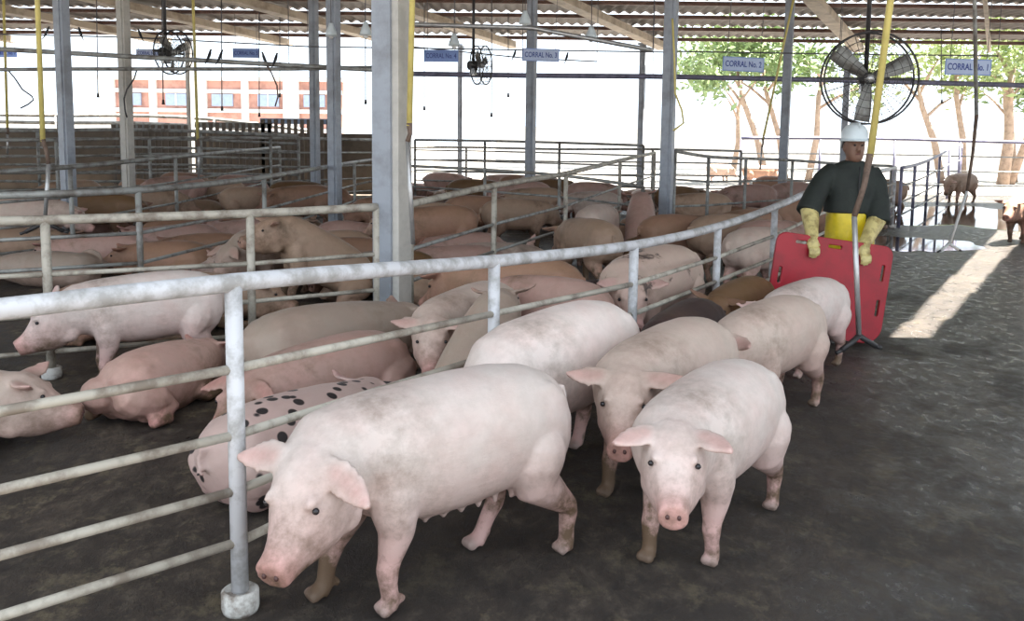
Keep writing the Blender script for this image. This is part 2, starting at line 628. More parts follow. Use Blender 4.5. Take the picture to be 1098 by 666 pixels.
    for hip, hoof, front, lift in leg_specs:
        L = (hip - hoof).length
        k = L / .5
        if front:
            prof = [(-.2, 0, .04), (-.1, 0, .075), (0, 0, .09), (.18, -.015, .088), (.36, -.022, .066), (.56, .004, .047), (.64, .012, .046), (.76, .006, .037), (.88, -.006, .036), (.95, .008, .041)]
        else:
            prof = [(-.13, -.01, .05), (-.05, .0, .10), (.04, .02, .125), (.17, .05, .125), (.34, .062, .098), (.50, -.015, .062), (.60, -.058, .049), (.66, -.058, .044), (.78, -.034, .036), (.90, -.018, .036), (.96, .0, .041)]
        pts, rad = [], []
        for t, off, r in prof:
            c = hip.lerp(hoof, t) + X * off * k
            pts.append(c)
            rad.append(r * (0.93 if t > .5 else 1))
            S.append((c, r, 'leg' if t > .45 else ('thigh' if t > .25 else 'body')))
        addtube(pts, rad, 12)
        for sd in (1, -1):
            t0 = hip.lerp(hoof, .93) + X * .012 * k
            t1 = hoof + X * (.045) + Y * sd * .02
            t1.z = hoof.z + .018
            addtube([t0, t0.lerp(t1, .55) + Y * sd * .008, t1], [.026, .0265, .019], 8)
            S.append((t0.lerp(t1, .75), .025, 'hoof'))
            S.append((t1, .025, 'hoof'))
        dc = hip.lerp(hoof, .87) - X * .045
        addtube([dc, dc + Vector((-.012, 0, -.03))], [.018, .012], 8)
    if pose in ('lie', 'sit'):
        sides = (1, -1)
        for sd in sides:
            if pose == 'lie':
                pl = [((.34, .12, .25), .04), ((.32, .14, .21), .08), ((.20, .205, .085), .07), ((.30, .225, .058), .052), ((.42, .215, .048), .043), ((.50, .205, .042), .036), ((.55, .20, .036), .036)]
                pl = [(Vector((p[0], p[1] * sd, p[2])), r) for p, r in pl]
                addtube([p for p, r in pl], [r for p, r in pl], 10)
                for i, (p, r) in enumerate(pl):
                    S.append((p, r, 'leg' if i > 2 else 'body'))
                S.append((pl[-1][0] + X * .03, .03, 'hoof'))
            dx = 0 if pose == 'lie' else -.02
            pl = [((-.47, .08, .29), .05), ((-.44, .11, .25), .115), ((-.38, .14, .21), .135), ((-.24, .205, .165), .115), ((-.16, .245, .10), .075), ((-.30, .262, .058), .05), ((-.37, .262, .05), .043), ((-.25, .28, .042), .037), ((-.19, .285, .036), .034)]
            pl = [(Vector((p[0] + dx, p[1] * sd, p[2])), r) for p, r in pl]
            addtube([p for p, r in pl[:7]], [r for p, r in pl[:7]], 10)
            addtube([p for p, r in pl[6:]], [r for p, r in pl[6:]], 10)
            for i, (p, r) in enumerate(pl):
                S.append((p, r, 'leg' if i > 4 else 'body'))
            S.append((pl[-1][0] + X * .03, .03, 'hoof'))
    if pose == 'side':
        for i, (hx, hy, hz) in enumerate([(.30, .115, .46), (.30, -.115, .46), (-.40, .12, .52), (-.40, -.12, .52)]):
            hip = Vector((hx, hy, hz))
            tgt = Vector((hx + feet[i][0] + (.1 if i < 2 else .02), hy * .7, .10))
            pts = [hip, hip.lerp(tgt, .4) + X * (-.02 if i < 2 else .07), hip.lerp(tgt, .65) + X * (.01 if i < 2 else -.05), tgt]
            addtube(pts, [.1 if i < 2 else .14, .075 if i < 2 else .10, .048, .036], 10)
            for t, p in zip((0, 0, 1, 1), pts):
                S.append((p, .05, 'leg' if t else 'body'))
            S.append((tgt, .03, 'hoof'))
        rx = Matrix.Rotation(R_(roll), 3, 'X')
        cen = Vector((0, 0, .56))
        V = [rx @ (p - cen) + Vector((0, 0, .195)) for p in V]
        ex = [rx @ (p - cen) + Vector((0, 0, .195)) for p in ex]
        S = [(rx @ (p - cen) + Vector((0, 0, .195)), r, k) for p, r, k in S]

    me = fuse(V, Fc, name, voxel, 5 if voxel < .015 else 3)
    n = len(me.vertices)
    co = np.empty(n * 3)
    me.vertices.foreach_get('co', co)
    co = co.reshape(-1, 3)
    co[:, 2] = np.maximum(co[:, 2], 0.0)
    me.vertices.foreach_set('co', co.ravel())
    # local colour: pink ears and snout, dirty lower legs, dark hooves
    sp = np.array([tuple(s[0]) for s in S])
    sr = np.array([s[1] for s in S])
    kinds = [s[2] for s in S]
    val = {'body': (0, .13, 0), 'thigh': (.25, .4, 0), 'leg': (.45, .9, .0), 'hoof': (.1, .8, .55), 'ear': (.78, .2, 0), 'snout': (.85, .5, 0), 'muzzle': (.5, .55, 0), 'face': (.2, .45, 0)}
    kv = np.array([val[k] for k in kinds])
    tint = np.empty((n, 4))
    for i0 in range(0, n, 8000):
        d = np.linalg.norm(co[i0:i0 + 8000, None, :] - sp[None], axis=2) / sr[None]
        wgt = np.exp(-3.0 * (d - d.min(1, keepdims=True)))
        wgt /= wgt.sum(1, keepdims=True)
        tint[i0:i0 + 8000, :3] = wgt @ kv
    tint[:, 3] = 1
    # bellies and flanks are pinker than backs, shoulders dirtier
    low = smoothstep((.62 - co[:, 2]) / .34) if pose == 'stand' else smoothstep((.30 - co[:, 2]) / .25)
    tint[:, 0] = np.clip(tint[:, 0] + .34 * low, 0, 1)
    tint[:, 1] = np.clip(tint[:, 1] + .18 * low + .22 * np.exp(-((co[:, 0] - .34) / .16) ** 2), 0, 1)
    at = me.attributes.new('tint', 'FLOAT_COLOR', 'POINT')
    at.data.foreach_set('color', tint.ravel())
    me.update()
    det = None
    if details:
        det = []
        dirs = np.array([tuple(p + a * .01) for p, a in zip(eyes, eaxis)])
        for k in range(4):
            det.append(('eye' if k < 2 else 'nostril', ex[k]))
    return me, det


_eye_me = {}


HERD = []


def pig(me, det, loc, heading, s, sk, label, group=None, details=True, mob=1.0):
    """one pig: the body is one continuous mesh, eyes and nostrils are its children"""
    o = link_mesh('pig', me, SK[sk])
    o.location = loc
    o.rotation_euler = (0, 0, heading)
    o.scale = (s, s, s)
    tag(o, label, 'pig', group)
    HERD.append((o, mob))
    if det and details:
        for nm, p in det:
            if nm not in _eye_me:
                g = G().ball((0, 0, 0), (.0125, .0125, .0115), 10) if nm == 'eye' else G().ball((0, 0, 0), (.008, .009, .011), 8)
                t = g.build(nm, M_eye if nm == 'eye' else M_nostril)
                _eye_me[nm] = t.data
                bpy.data.objects.remove(t)
            c = bpy.data.objects.new(nm, _eye_me[nm])
            C.objects.link(c)
            c.parent = o
            c.location = p
    return o


# ------------------------------------------------------------------ the setting
AX = Vector((math.sin(R_(29)), math.cos(R_(29)), 0))      # pens and column rows run this way
PE = Vector((AX.y, -AX.x, 0))
FLOOR_Y0, FLOOR_Y1, FLOOR_X = -7.0, 27.0, 32.0
mf = floor_mat()
fl = G().box((0, (FLOOR_Y0 + FLOOR_Y1) / 2, -0.10), (2 * FLOOR_X, FLOOR_Y1 - FLOOR_Y0, 0.20)).build('floor', mf, smooth=False)
tag(fl, 'dark wet concrete floor of the pig shed', kind='structure')
gr = G().box((0, 60, -0.36), (300, 260, 0.30)).build('ground', ground_mat(), smooth=False)
tag(gr, 'pale sunlit concrete yard around the shed', kind='structure')

# roof: stepped rows of corrugated sheet on red-brown purlins and beige rafters
EAVE_Y, EAVE_Z, ROW, DROP = 24.0, 4.22, 1.42, 0.10
ceil = empty('ceiling', (0, 0, 0), label='low corrugated sheet roof on brown purlins and beige rafters', kind='structure')


def roofz(y):
    return EAVE_Z + (EAVE_Y - y) / ROW * DROP


def slit(y):
    """left edge of the open joint between two roof bays; the sun falls through it on to the walkway"""
    h = roofz(y)
    off = Vector((SUND.x, SUND.y, 0)) * (h / SUND.z)
    # floor strip runs from S0 along its own direction
    yy = y - off.y
    t = (yy - STRIP[0].y) / (STRIP[1].y - STRIP[0].y)
    return STRIP[0].x + (STRIP[1].x - STRIP[0].x) * t + off.x


STRIP = (onz(958, 362), onz(1062, 257))
def SWY(y):
    """width of the open joint along x: it gapes wider towards the far end"""
    return 0.27 + max(0, y - 6) * 0.028


SLIT_Y = (STRIP[0].y + SUND.y / SUND.z * roofz(5.5), 17.2)
NR = int((EAVE_Y - 1.4) / ROW)                             # unseen front end, cut short to let sky light on the front pigs


def sheet(y0, y1, xa, xb, z0, z1):
    """corrugated sheet between x edges xa(y), xb(y)"""
    n = max(8, int((xb(y0) - xa(y0)) / 0.05))
    v, f = [], []
    for y, z in ((y0, z0), (y1, z1)):
        for i in range(n + 1):
            x = xa(y) + (xb(y) - xa(y)) * i / n
            v.append((x, y, z + 0.032 * math.sin(2 * PI * x / 0.25)))
    for i in range(n):
        f.append((i, i + 1, n + 2 + i, n + 1 + i))
    return v, f


RX = 30.0
for i in range(NR):
    y1 = EAVE_Y - i * ROW
    y0 = y1 - ROW - 0.16
    z = EAVE_Z + i * DROP + 0.10
    segs = [(lambda y: -RX, lambda y: RX, y0, y1)]
    a, b = max(y0, SLIT_Y[0]), min(y1, SLIT_Y[1])
    if b - a > 0.05:
        segs = [(lambda y: -RX, slit, a, b), (lambda y: slit(y) + SWY(y), lambda y: RX, a, b)]
        if a > y0 + .02:
            segs.append((lambda y: -RX, lambda y: RX, y0, a))
        if b < y1 - .02:
            segs.append((lambda y: -RX, lambda y: RX, b, y1))
    for xa, xb, ya, yb in segs:
        v, f = sheet(ya, yb, xa, xb, z, z)
        mobj('roof_sheet', v, f, M_sheet, ceil)
    # purlin under the lower edge of each row, cut where the joint is open
    py, pz = y1 - 0.10, z - 0.10
    if SLIT_Y[0] - .3 < py < SLIT_Y[1] + .3:
        G().box(((-RX + slit(py) - .1) / 2, py, pz), (slit(py) - .1 + RX, 0.07, 0.085)).build('purlin', M_purlin, ceil, False)
        G().box(((RX + slit(py) + SWY(py) + .1) / 2, py, pz), (RX - slit(py) - SWY(py) - .1, 0.07, 0.085)).build('purlin', M_purlin, ceil, False)
    else:
        G().box((0, py, pz), (2 * RX, 0.07, 0.085)).build('purlin', M_purlin, ceil, False)
# rafters run along the pens
for u, v in ((40, 14), (190, 12), (330, 14), (470, 16), (655, 22), (897, 22), (1060, 10), (-150, 18)):
    c = aty(u, v, 21.0)
    p1 = Vector((c.x, 21.0, 0)) + AX * (3.2 / AX.y)
    p0 = Vector((c.x, 21.0, 0)) - AX * (15.5 / AX.y)
    p1.z = roofz(p1.y) - 0.16
    p0.z = roofz(p0.y) - 0.16
    if abs(u - 1060) < 1:
        p0 = Vector((c.x, 21.0, 0)) - AX * (3.5 / AX.y)
        p0.z = roofz(p0.y) - 0.16
        G().beam(p0, p1, 0.08, 0.10).build('brace', M_rafter, ceil, False)
    else:
        G().beam(p0, p1, 0.30, 0.16).build('rafter', M_rafter, ceil, False)

# yard beyond the shed: low white walls, a pink rendered building, trees
wl = empty('wall_back', (0, 0, 0), label='pink rendered building with white pillars and openings beyond the shed', kind='structure')
G().box((-15.2, 47, 2.1), (12.5, 0.4, 4.6)).build('rendered_wall', M_brick, wl, False)
G().box((-37, 47.2, 1.0), (31, 0.4, 2.4)).build('limewashed_wall', M_white, wl, False)
for i in range(6):
    G().box((-21.2 + i * 2.4, 46.72, 2.1), (0.34 if i % 2 else 0.8, 0.3, 4.6)).build('pillar', M_white, wl, False)
for i in range(4):
    G().box((-15.2, 46.74, 0.8 + i * 1.0), (12.5, 0.16, 0.20)).build('string_course', M_white, wl, False)
for i in range(5):
    for j in range(2):
        f = G().box((-20.0 + i * 2.4, 46.74, 1.35 + j * 2.0), (1.1, 0.12, 0.62)).build('opening', M_bluew, wl, False)
        G().box((-20.0 + i * 2.4, 46.66, 1.35 + j * 2.0), (0.06, 0.06, 0.62)).build('glazing_bar', M_white, f, False)
G().box((-15.2, 47, 4.45), (13.0, 0.9, 0.2)).build('coping', M_white, wl, False)
wr = empty('wall_right', (0, 0, 0), label='white limewashed yard wall beyond the shed', kind='structure')
G().box((32, 52, 0.9), (66, 0.35, 2.4)).build('limewashed_wall', M_white, wr, False)
G().box((32, 52, 2.15), (66, 0.5, 0.14)).build('coping', M_white, wr, False)

lw = G().box((-14.5, 24.4, 0.82), (23, 0.2, 1.64)).build('wall_left', plain('wall_dark_concrete', (0.16, 0.13, 0.10), 0.85, var=0.12, scale=1.5), smooth=False)  # dark wall added to block the glare behind the slatted gates
tag(lw, 'low dark concrete wall added behind the far left pens', kind='structure')
# standing water on the walkway
for k, (u, v, a, b_, lb) in enumerate(((1030, 232, 2.3, 3.6, 'wide bright puddle on the walkway under the far pig'), (985, 262, .7, 1.2, 'small puddle beside the dark steel fence foot'))):
    rn = random.Random(k + 3)
    c = onz(u, v)
    ph = [rn.uniform(0, 6.28) for _ in range(4)]
    top = []
    for i in range(48):
        t = 2 * PI * i / 48
        r = 1 + .18 * math.sin(2 * t + ph[0]) + .12 * math.sin(3 * t + ph[1]) + .08 * math.sin(7 * t + ph[2]) + .05 * math.sin(11 * t + ph[3])
        q = PE * (a * r * math.cos(t)) + AX * (b_ * r * math.sin(t))
        top.append(q)
    g = G().rings([[q * 1.02 + Vector((0, 0, .0)) for q in top], [q + Vector((0, 0, .004)) for q in top]])
    po = g.build('puddle', M_water, None, False)
    po.location = c
    tag(po, lb, 'puddle', 'puddles on the walkway')


# ------------------------------------------------------------------ columns
def post_at(u, Y):
    p = aty(u, 150, Y)
    return Vector((p.x, p.y, 0))


def column(u, Y, wd, label, light=False, shape='box'):
    """box column of two channels with a paler right side on the thick one, on a base plate"""
    p = post_at(u, Y)
    top = roofz(Y) - 0.10
    o = empty('column', p, R_(-29), label, 'column', 'steel roof columns')
    main = M_collight if light else M_colgrey
    h = top - 0.02
    G().box((-wd * .12, 0, h / 2 + .02), (wd * .72, wd * .9, h)).build('shaft', main, o, False)
    G().box((wd * .36, 0.0, h / 2 + .02), (wd * .26, wd * .7, h)).build('channel', M_collight if light or wd > .22 else M_colgrey, o, False)
    G().box((0, 0, .01), (wd * 1.7, wd * 1.7, .02)).build('base_plate', M_railfar, o, False)
    G().box((0, 0, top - .02), (wd * 1.5, wd * 1.5, .05)).build('cap_plate', M_colgrey, o, False)
    return o


column(421, 6.75, .235, 'thick grey steel column in the centre, nearest of all the columns')
column(716, 12.4, .165, 'blue-grey column behind the crowded pen, right of the second sign from the centre')
column(841, 18.0, .165, 'blue-grey column between the second sign and the round fan')
column(905, 24.0, .165, 'slim grey column seen through the round fan cage')
column(359, 13.2, .165, 'grey column, right one of the close pair left of the thick centre column')
column(338, 18.5, .165, 'slimmer grey column, left one of the close pair left of the centre column')
column(569, 17.0, .165, 'grey column with a corral sign hanging against its top')
column(687, 24.0, .15, 'thin far column against the white glare left of the blue-grey one')
column(494, 24.5, .14, 'thin far column right of the deep blue corral sign')
column(72, 12.0, .165, 'blue-grey column near the left edge of the shed')
column(137, 15.5, .18, 'cream column beside the left blue-grey column', light=True)
column(205, 24.0, .15, 'thin pale far column left of the slim column pair', light=True)


# ------------------------------------------------------------------ fences
def fence(name, label, posts, rails, top_r=.03, rail_r=.018, post_r=.03, mats=None, foot=False, group=None, extra_posts=(), ends=None):
    """posts: (x, y, top height); rails: fractions of the top height; every post and every rail is a part"""
    mt, mr, mp = mats or (M_railwhite, M_raildull, M_raildull)
    o = empty(name, (posts[0][0], posts[0][1], 0), 0, label, 'fence', group)
    off = Vector((posts[0][0], posts[0][1], 0))
    P = [Vector((x, y, 0)) - off for x, y, _ in posts]
    H = [t for _, _, t in posts]
    for fi, fr in enumerate(rails):
        pts = [p + Vector((0, 0, h * (fr if not callable(fr) else fr(h)))) for p, h in zip(P, H)]
        if fi == 0:        # the top rail is one bent pipe
            dense = []
            n = len(pts)
            for i in range(n - 1):
                p0, p1, p2, p3 = pts[max(i - 1, 0)], pts[i], pts[i + 1], pts[min(i + 2, n - 1)]
                for k in range(4):
                    t = k / 4
                    dense.append(0.5 * ((2 * p1) + (p2 - p0) * t + (2 * p0 - 5 * p1 + 4 * p2 - p3) * t * t + (3 * p1 - p0 - 3 * p2 + p3) * t ** 3))
            dense.append(pts[-1])
            G().tube(dense, top_r, 12).build('top_rail', mt, o)
        else:
            for a, b in zip(pts[:-1], pts[1:]):
                G().tube([a, b], rail_r, 8).build('rail', mr, o)
    for p, h in zip(P, H):
        po = G().tube([p, p + Vector((0, 0, h))], post_r, 12).build('post', mp, o)
        if foot:
            G().lathe(p, [(.058, 0), (.062, .012), (.062, .07), (.052, .078), (.045, .07)], 20).build('foot_collar', M_concrete, po)
    return o


def fp(lst):
    """(pixel column, distance, top pixel row) -> post with its height"""
    out = []
    for u, Y, v in lst:
        p = aty(u, v, Y)
        out.append((p.x, p.y, p.z))
    return out


F1 = fp([(-330, 1.98, 372), (250, 2.84, 303), (530, 4.22, 280), (680, 5.4, 263), (770, 6.75, 243), (831, 7.8, 222), (875, 9.1, 203), (912, 11.0, 192), (938, 13.6, 185), (960, 16.3, 180)])
fence('pen_fence', 'nearest white pipe fence curving from the left front along the walkway', F1,
      [1.0, .745, .545, .375, .215], .031, .0165, .029, (M_railwhite, M_raildull, M_railwhite), foot=True)
F1b = fp([(960, 16.45, 180), (975, 18.2, 177), (990, 20.3, 172), (1003, 22.6, 166), (1014, 25.0, 160), (1027, 26.6, 155)])
fence('pen_fence', 'dark steel fence leading away on the right towards the far rail', [(x + .12, y, z) for x, y, z in F1b],
      [1.0, .7, .42, .2], .03, .018, .03, (M_bluetrim, M_railfar, M_bluetrim))
F2 = fp([(-60, 5.4, 238), (48, 5.65, 236), (268, 6.2, 229), (404, 6.7, 222)])
fence('pen_fence', 'cream pipe fence behind the front pigs, ending at the thick centre column', F2,
      [1.0, .66, .40, .17], .031, .0165, .029, (M_raildull, M_raildull, M_raildull), foot=True)
F2b = fp([(440, 7.0, 219), (530, 8.7, 199), (607, 10.8, 186), (665, 14.2, 172), (702, 17.5, 164)])
fence('pen_fence', 'cream pipe fence leading away from the thick centre column to the right', F2b,
      [1.0, .66, .42, .2], .03, .0165, .027, (M_raildull, M_railfar, M_raildull), foot=True)
F3 = fp([(-60, 7.0, 211), (148, 7.7, 204), (283, 10.3, 190), (380, 15.2, 174), (440, 20, 166)])
fence('pen_fence', 'grey pipe fence of the second row of pens on the left', F3,
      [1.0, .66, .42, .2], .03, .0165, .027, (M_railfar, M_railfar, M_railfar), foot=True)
F4 = fp([(-60, 9.4, 188), (75, 10.6, 179), (188, 13.2, 168), (300, 20, 158)])
fence('pen_fence', 'grey pipe fence of the third row of pens on the left', F4,
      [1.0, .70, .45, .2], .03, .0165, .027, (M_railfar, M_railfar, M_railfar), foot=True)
F5 = fp([(-60, 15, 150), (60, 15.8, 150), (160, 17, 148), (290, 18.6, 148), (400, 21, 150)])
fence('pen_fence', 'tall dull pipe fence far back on the left below the glare', F5,
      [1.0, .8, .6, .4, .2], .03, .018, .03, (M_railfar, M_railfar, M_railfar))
F6 = fp([(440, 14.5, 178), (520, 13.6, 182), (600, 13.0, 188), (690, 12.4, 200)])
fence('pen_fence', 'grey cross fence between the pens left of the blue-grey column', F6,
      [1.0, .7, .4], .024, .0165, .024, (M_railfar, M_railfar, M_railfar))
F7 = fp([(724, 12.6, 162), (760, 13.4, 168), (800, 14.4, 170), (850, 15.6, 172), (905, 16.4, 176), (956, 16.9, 178)])
fence('pen_fence', 'cross fence closing the crowded pen behind the worker', F7,
      [1.0, .72, .45, .2], .024, .0165, .026, (M_railfar, M_railfar, M_railfar))
F8 = fp([(420, 24, 158), (500, 23.6, 158), (600, 23.2, 160), (700, 23, 160), (795, 23, 162)])
fence('pen_fence', 'low dull fence at the back edge of the shed before the white glare', F8,
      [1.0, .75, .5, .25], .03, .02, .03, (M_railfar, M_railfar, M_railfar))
F12 = fp([(445, 21.4, 150), (520, 20.8, 151), (600, 20.4, 153), (690, 20, 156)])
fence('pen_fence', 'dull fence of many rails far back between the centre column and the glare', F12,
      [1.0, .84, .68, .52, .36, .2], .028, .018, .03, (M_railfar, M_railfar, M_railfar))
F9 = fp([(795, 26.5, 148), (880, 26.5, 148), (960, 26.5, 149), (1030, 26.5, 151), (1110, 26.5, 153), (1200, 26.5, 154)])
fence('yard_rail', 'violet-grey steel rail across the back of the walkway on the right', F9,
      [1.0, .72, .45, .2], .05, .02, .035, (M_bluetrim, M_railfar, M_bluetrim))
F10 = fp([(-60, 25.5, 122), (60, 25.5, 124), (140, 25.5, 124), (230, 25.5, 128), (330, 25.5, 140)])
fence('ramp_fence', 'tall grey boarded loading ramp fence at the far left', F10,
      [1.0, .9, .8, .7, .6, .5, .4, .3, .2], .05, .05, .05, (M_railfar, M_railfar, M_railfar))
F11 = fp([(-60, 20.5, 140), (40, 20.5, 140), (130, 20.7, 139), (215, 21, 141), (320, 21.5, 146)])
fence('pen_fence', 'close-barred grey fence under the ramp at the far left', F11,
      [1.0, .88, .76, .64, .52, .4, .28, .14], .04, .028, .035, (M_railfar, M_railfar, M_railfar))
M_slat = plain('slat_brown', (0.17, 0.13, 0.10), 0.7, var=0.12, scale=4)
for k, (u, Y, v) in enumerate(((160, 22.5, 134), (250, 22.5, 132), (320, 22.5, 128))):
    p = aty(u, v, Y)
    g = empty('slatted_gate', (p.x - .9, Y, 0), 0, ['close-slatted low gate left of the pale far column', 'close-slatted gate right of the pale far column',
              'blue-topped slatted gate beside the slim column pair'][k], 'gate', 'slatted gates far left')
    for i in range(12):
        G().box((i * .165, 0, p.z / 2), (.09, .03, p.z)).build('slat', M_slat, g, False)
    G().box((.9, .035, p.z - .05), (1.95, .04, .14)).build('top_bar', M_bluew if k == 2 else M_railfar, g, False)
    G().box((.9, .035, .35), (1.95, .04, .08)).build('bottom_bar', M_railfar, g, False)

# ------------------------------------------------------------------ overhead pipes and wires
def pipe(name, label, pts, r, mat, cat='pipe', group=None, hangers=()):
    o = empty(name, pts[0], 0, label, cat, group)
    q = [Vector(p) - Vector(pts[0]) for p in pts]
    G().tube(q, r, 8).build('pipe_run', mat, o)
    for h in hangers:
        a = Vector(h) - Vector(pts[0])
        G().tube([a, Vector((a.x, a.y, roofz(h[1]) - .05))], .006, 6).build('hanger', M_wire, o)
    return o


def run(px, Y):
    return [aty(u, v, Y) for u, v in px]


a = run([(-150, 44), (75, 57), (310, 70), (424, 76)], 13.5)
pipe('overhead_pipe', 'grey overhead water pipe crossing the left columns', a, .035, M_railfar, hangers=a)
a = run([(-150, 76), (75, 74), (310, 74), (424, 72)], 14.5)
pipe('overhead_pipe', 'lower grey overhead pipe crossing the left columns', a, .03, M_railfar, hangers=a)
a = run([(-150, 33), (140, 40), (330, 50), (720, 56)], 16.0)
pipe('overhead_wire', 'thin overhead wire running across the shed on the left', a, .012, M_wire, 'wire', hangers=a)
a = run([(430, 79), (560, 81), (700, 82), (900, 86), (1110, 92)], 19.5)
pipe('overhead_pipe', 'dark grey overhead beam pipe crossing behind the round fan', a, .055, M_bluetrim, hangers=a)
a = run([(720, 55), (900, 58), (1070, 60)], 15.0)
pipe('overhead_wire', 'thin overhead wire above the two right signs', a, .012, M_wire, 'wire', hangers=a)
a = run([(440, 26), (570, 30), (700, 54)], 12.2)
pipe('overhead_pipe', 'pale overhead water pipe sloping down to the blue-grey column', a, .03, M_galv, hangers=a)
a = run([(440, 50), (560, 62), (640, 66)], 17.5)
pipe('overhead_wire', 'short overhead wire left of the sign on the grey column', a, .012, M_wire, 'wire', hangers=a)
for k, (u, v0, Y) in enumerate(((105, 30, 19), (175, 20, 17), (238, 10, 18), (278, 0, 20), (300, 10, 21), (392, 10, 18), (455, 20, 20), (527, 20, 19), (545, 10, 21), (1010, 10, 22))):
    a = aty(u, v0, Y)
    a.z = roofz(Y) + .07
    b = aty(u, 100 + 7 * (k % 4), Y)
    pl = ['first thin drop wire, right of the left blue-grey column', 'thin drop wire right of the cream column', 'thin drop wire with the small far sign left of it',
          'thin drop wire left of the far blue sign', 'thin drop wire right of the far blue sign', 'thin drop wire left of the thick centre column',
          'thin drop wire left of the deep blue sign', 'thin drop wire beside the far hanging fan', 'thin drop wire left of the sign on the grey column', 'thin drop wire left of the rightmost sign'][k]
    o = tag(G().tube([a, b], .011, 6).build('drop_wire', M_wire), pl, 'wire', 'thin drop wires from the roof')
    o2 = G().tube([b + Vector((0, 0, .0)), b + Vector((0, 0, -.09))], [.02, .032], 8).build('nozzle', M_dark, o)


# ------------------------------------------------------------------ hanging drinkers: yellow drop pipe, rusty hose end, steel pipe, forked nipple
def drinker(label, Y, top, joint, low, bottom, fork=True, steel=M_galv, yel=M_yellow, r=.024):
    b = aty(*bottom, Y)
    j, l = aty(*joint, Y), aty(*low, Y)
    t = aty(*top, Y)
    d = (t - j)
    zt = roofz(Y) - .06
    t = j + d * ((zt - j.z) / d.z)
    o = empty('hanging_drinker', (b.x, b.y, 0), 0, label, 'drinker', 'hanging water drinkers')
    off = Vector((b.x, b.y, 0))
    G().tube([t - off, j - off], r, 10).build('drop_pipe', yel, o)
    mid = j.lerp(l, .5) + Vector((.012, 0, 0))
    G().tube([j - off + Vector((0, 0, .02)), mid - off, l - off], [r * 1.05, r * .8, r * .85], 10).build('hose_joint', M_rust, o)
    G().tube([l - off, b - off], r * .78, 10).build('steel_pipe', steel, o)
    if fork:
        for s, dy in ((-1, -.04), (1, .03)):
            f = G().tube([b - off + Vector((0, 0, .015)), b - off + Vector((s * .07, dy, -.03)), b - off + Vector((s * .15, dy * 2, -.075))], r * .85, 8).build('fork_arm', steel if steel is not M_galv else M_dark, o)
            e = b - off + Vector((s * .15, dy * 2, -.075))
            G().tube([e, e + Vector((s * .045, dy * .4, -.018))], r * .6, 8).build('nipple', M_dark, f)
    return o


drinker('yellow drop pipe with forked steel drinker hanging in front of the red board', 6.25, (955, 0), (933, 168), (916, 232), (921, 362))
drinker('forked steel drinker coloured white as if sunlit, hanging over the walkway on the right', 11.6, (1046, 60), (1047, 125), (1037, 205), (1018, 262), steel=M_white, yel=M_railfar)  # white stands in for sunlight on the steel
drinker('yellow drop pipe with thin steel drinker at the far left edge', 8.6, (40, 0), (46, 152), (52, 176), (48, 240))
drinker('yellow drop pipe hanging beside the thick centre column', 6.6, (442, 0), (439, 135), (437, 152), (443, 262), fork=False, r=.022)
drinker('short yellow drop pipe far back on the left', 15.5, (208, 30), (212, 150), (213, 157), (213, 190), fork=False)
drinker('slim yellow drop pipe at the very left edge', 16.5, (5, 40), (8, 138), (8, 144), (8, 165), fork=False)
drinker('yellow drop pipe hanging before the column between second sign and fan', 16.5, (842, 40), (818, 150), (817, 158), (815, 182), fork=False, r=.02)
# black hose loops on the left
pts = [aty(u, v, 14.5) for u, v in ((8, 74.6), (16, 84), (24, 96), (34, 103), (36, 107), (30, 112), (22, 116))]
tag(G().tube(pts, .013, 8).build('hose', M_dark), 'dark hose loop hanging left of the left blue-grey column', 'hose')
pts = [aty(u, v, 14.5) for u, v in ((147, 74), (144, 84), (136, 96), (133, 106), (134, 118), (136, 126))]
tag(G().tube(pts, .013, 8).build('hose', M_dark), 'dark hose curling down the cream column', 'hose')
pts = [aty(u, v, 13.5) for u, v in ((285, 68.6), (291, 78), (297, 92), (298, 104), (295, 114))]
tag(G().tube(pts, .012, 8).build('hose', M_rust), 'brown hose curving down right of the far blue sign', 'hose')
pts = [aty(u, v, 12.2) for u, v in ((721, 20), (723, 60), (724, 100), (731, 118), (733, 132), (722, 140))]
tag(G().tube(pts, .014, 8).build('hose', M_yellow), 'yellow hose hanging down the blue-grey column behind the pen', 'hose')


# ------------------------------------------------------------------ signs
def textmesh(s, size):
    cu = bpy.data.curves.new('t', 'FONT')
    cu.body = s
    cu.size = size
    cu.align_x = 'CENTER'
    cu.align_y = 'CENTER'
    cu.extrude = .002
    cu.offset = size * .018
    o = bpy.data.objects.new('t', cu)
    C.objects.link(o)
    dg = bpy.context.evaluated_depsgraph_get()
    me = bpy.data.meshes.new_from_object(o.evaluated_get(dg))
    bpy.data.objects.remove(o)
    return me


def sign(u, v, wpx, text, label, deep=False, tilt=0.0):
    Y = 950 * .62 / wpx
    p = aty(u, v, Y)
    o = empty('corral_sign', p, 0, label, 'sign', 'corral number signs')
    o.rotation_euler = (0, R_(tilt), 0)
    G().box((0, 0, 0), (.62, .014, .215)).build('board', M_signb if deep else M_signw, o, False)
    for zz in (.1005, -.1005):
        G().box((0, -.002, zz), (.628, .016, .013)).build('border', M_signb, o, False)
    for xx in (.307, -.307):
        G().box((xx, -.002, 0), (.013, .016, .19)).build('border', M_signb, o, False)
    me = textmesh(text, .098)
    t = bpy.data.objects.new('lettering', me)
    me.materials.append(M_signt)
    C.objects.link(t)
    t.parent = o
    t.location = (0, -.0095, -.002)
    t.rotation_euler = (PI / 2, 0, 0)
    xs = [q.co.x for q in me.vertices]
    k = .55 / (max(xs) - min(xs))
    t.scale = (k, 1.25, 1)
    for xx in (.25, -.25):
        G().tube([(xx, 0, .10), (xx, 0, roofz(Y) - p.z)], .005, 6).build('hanging_wire', M_wire, o)


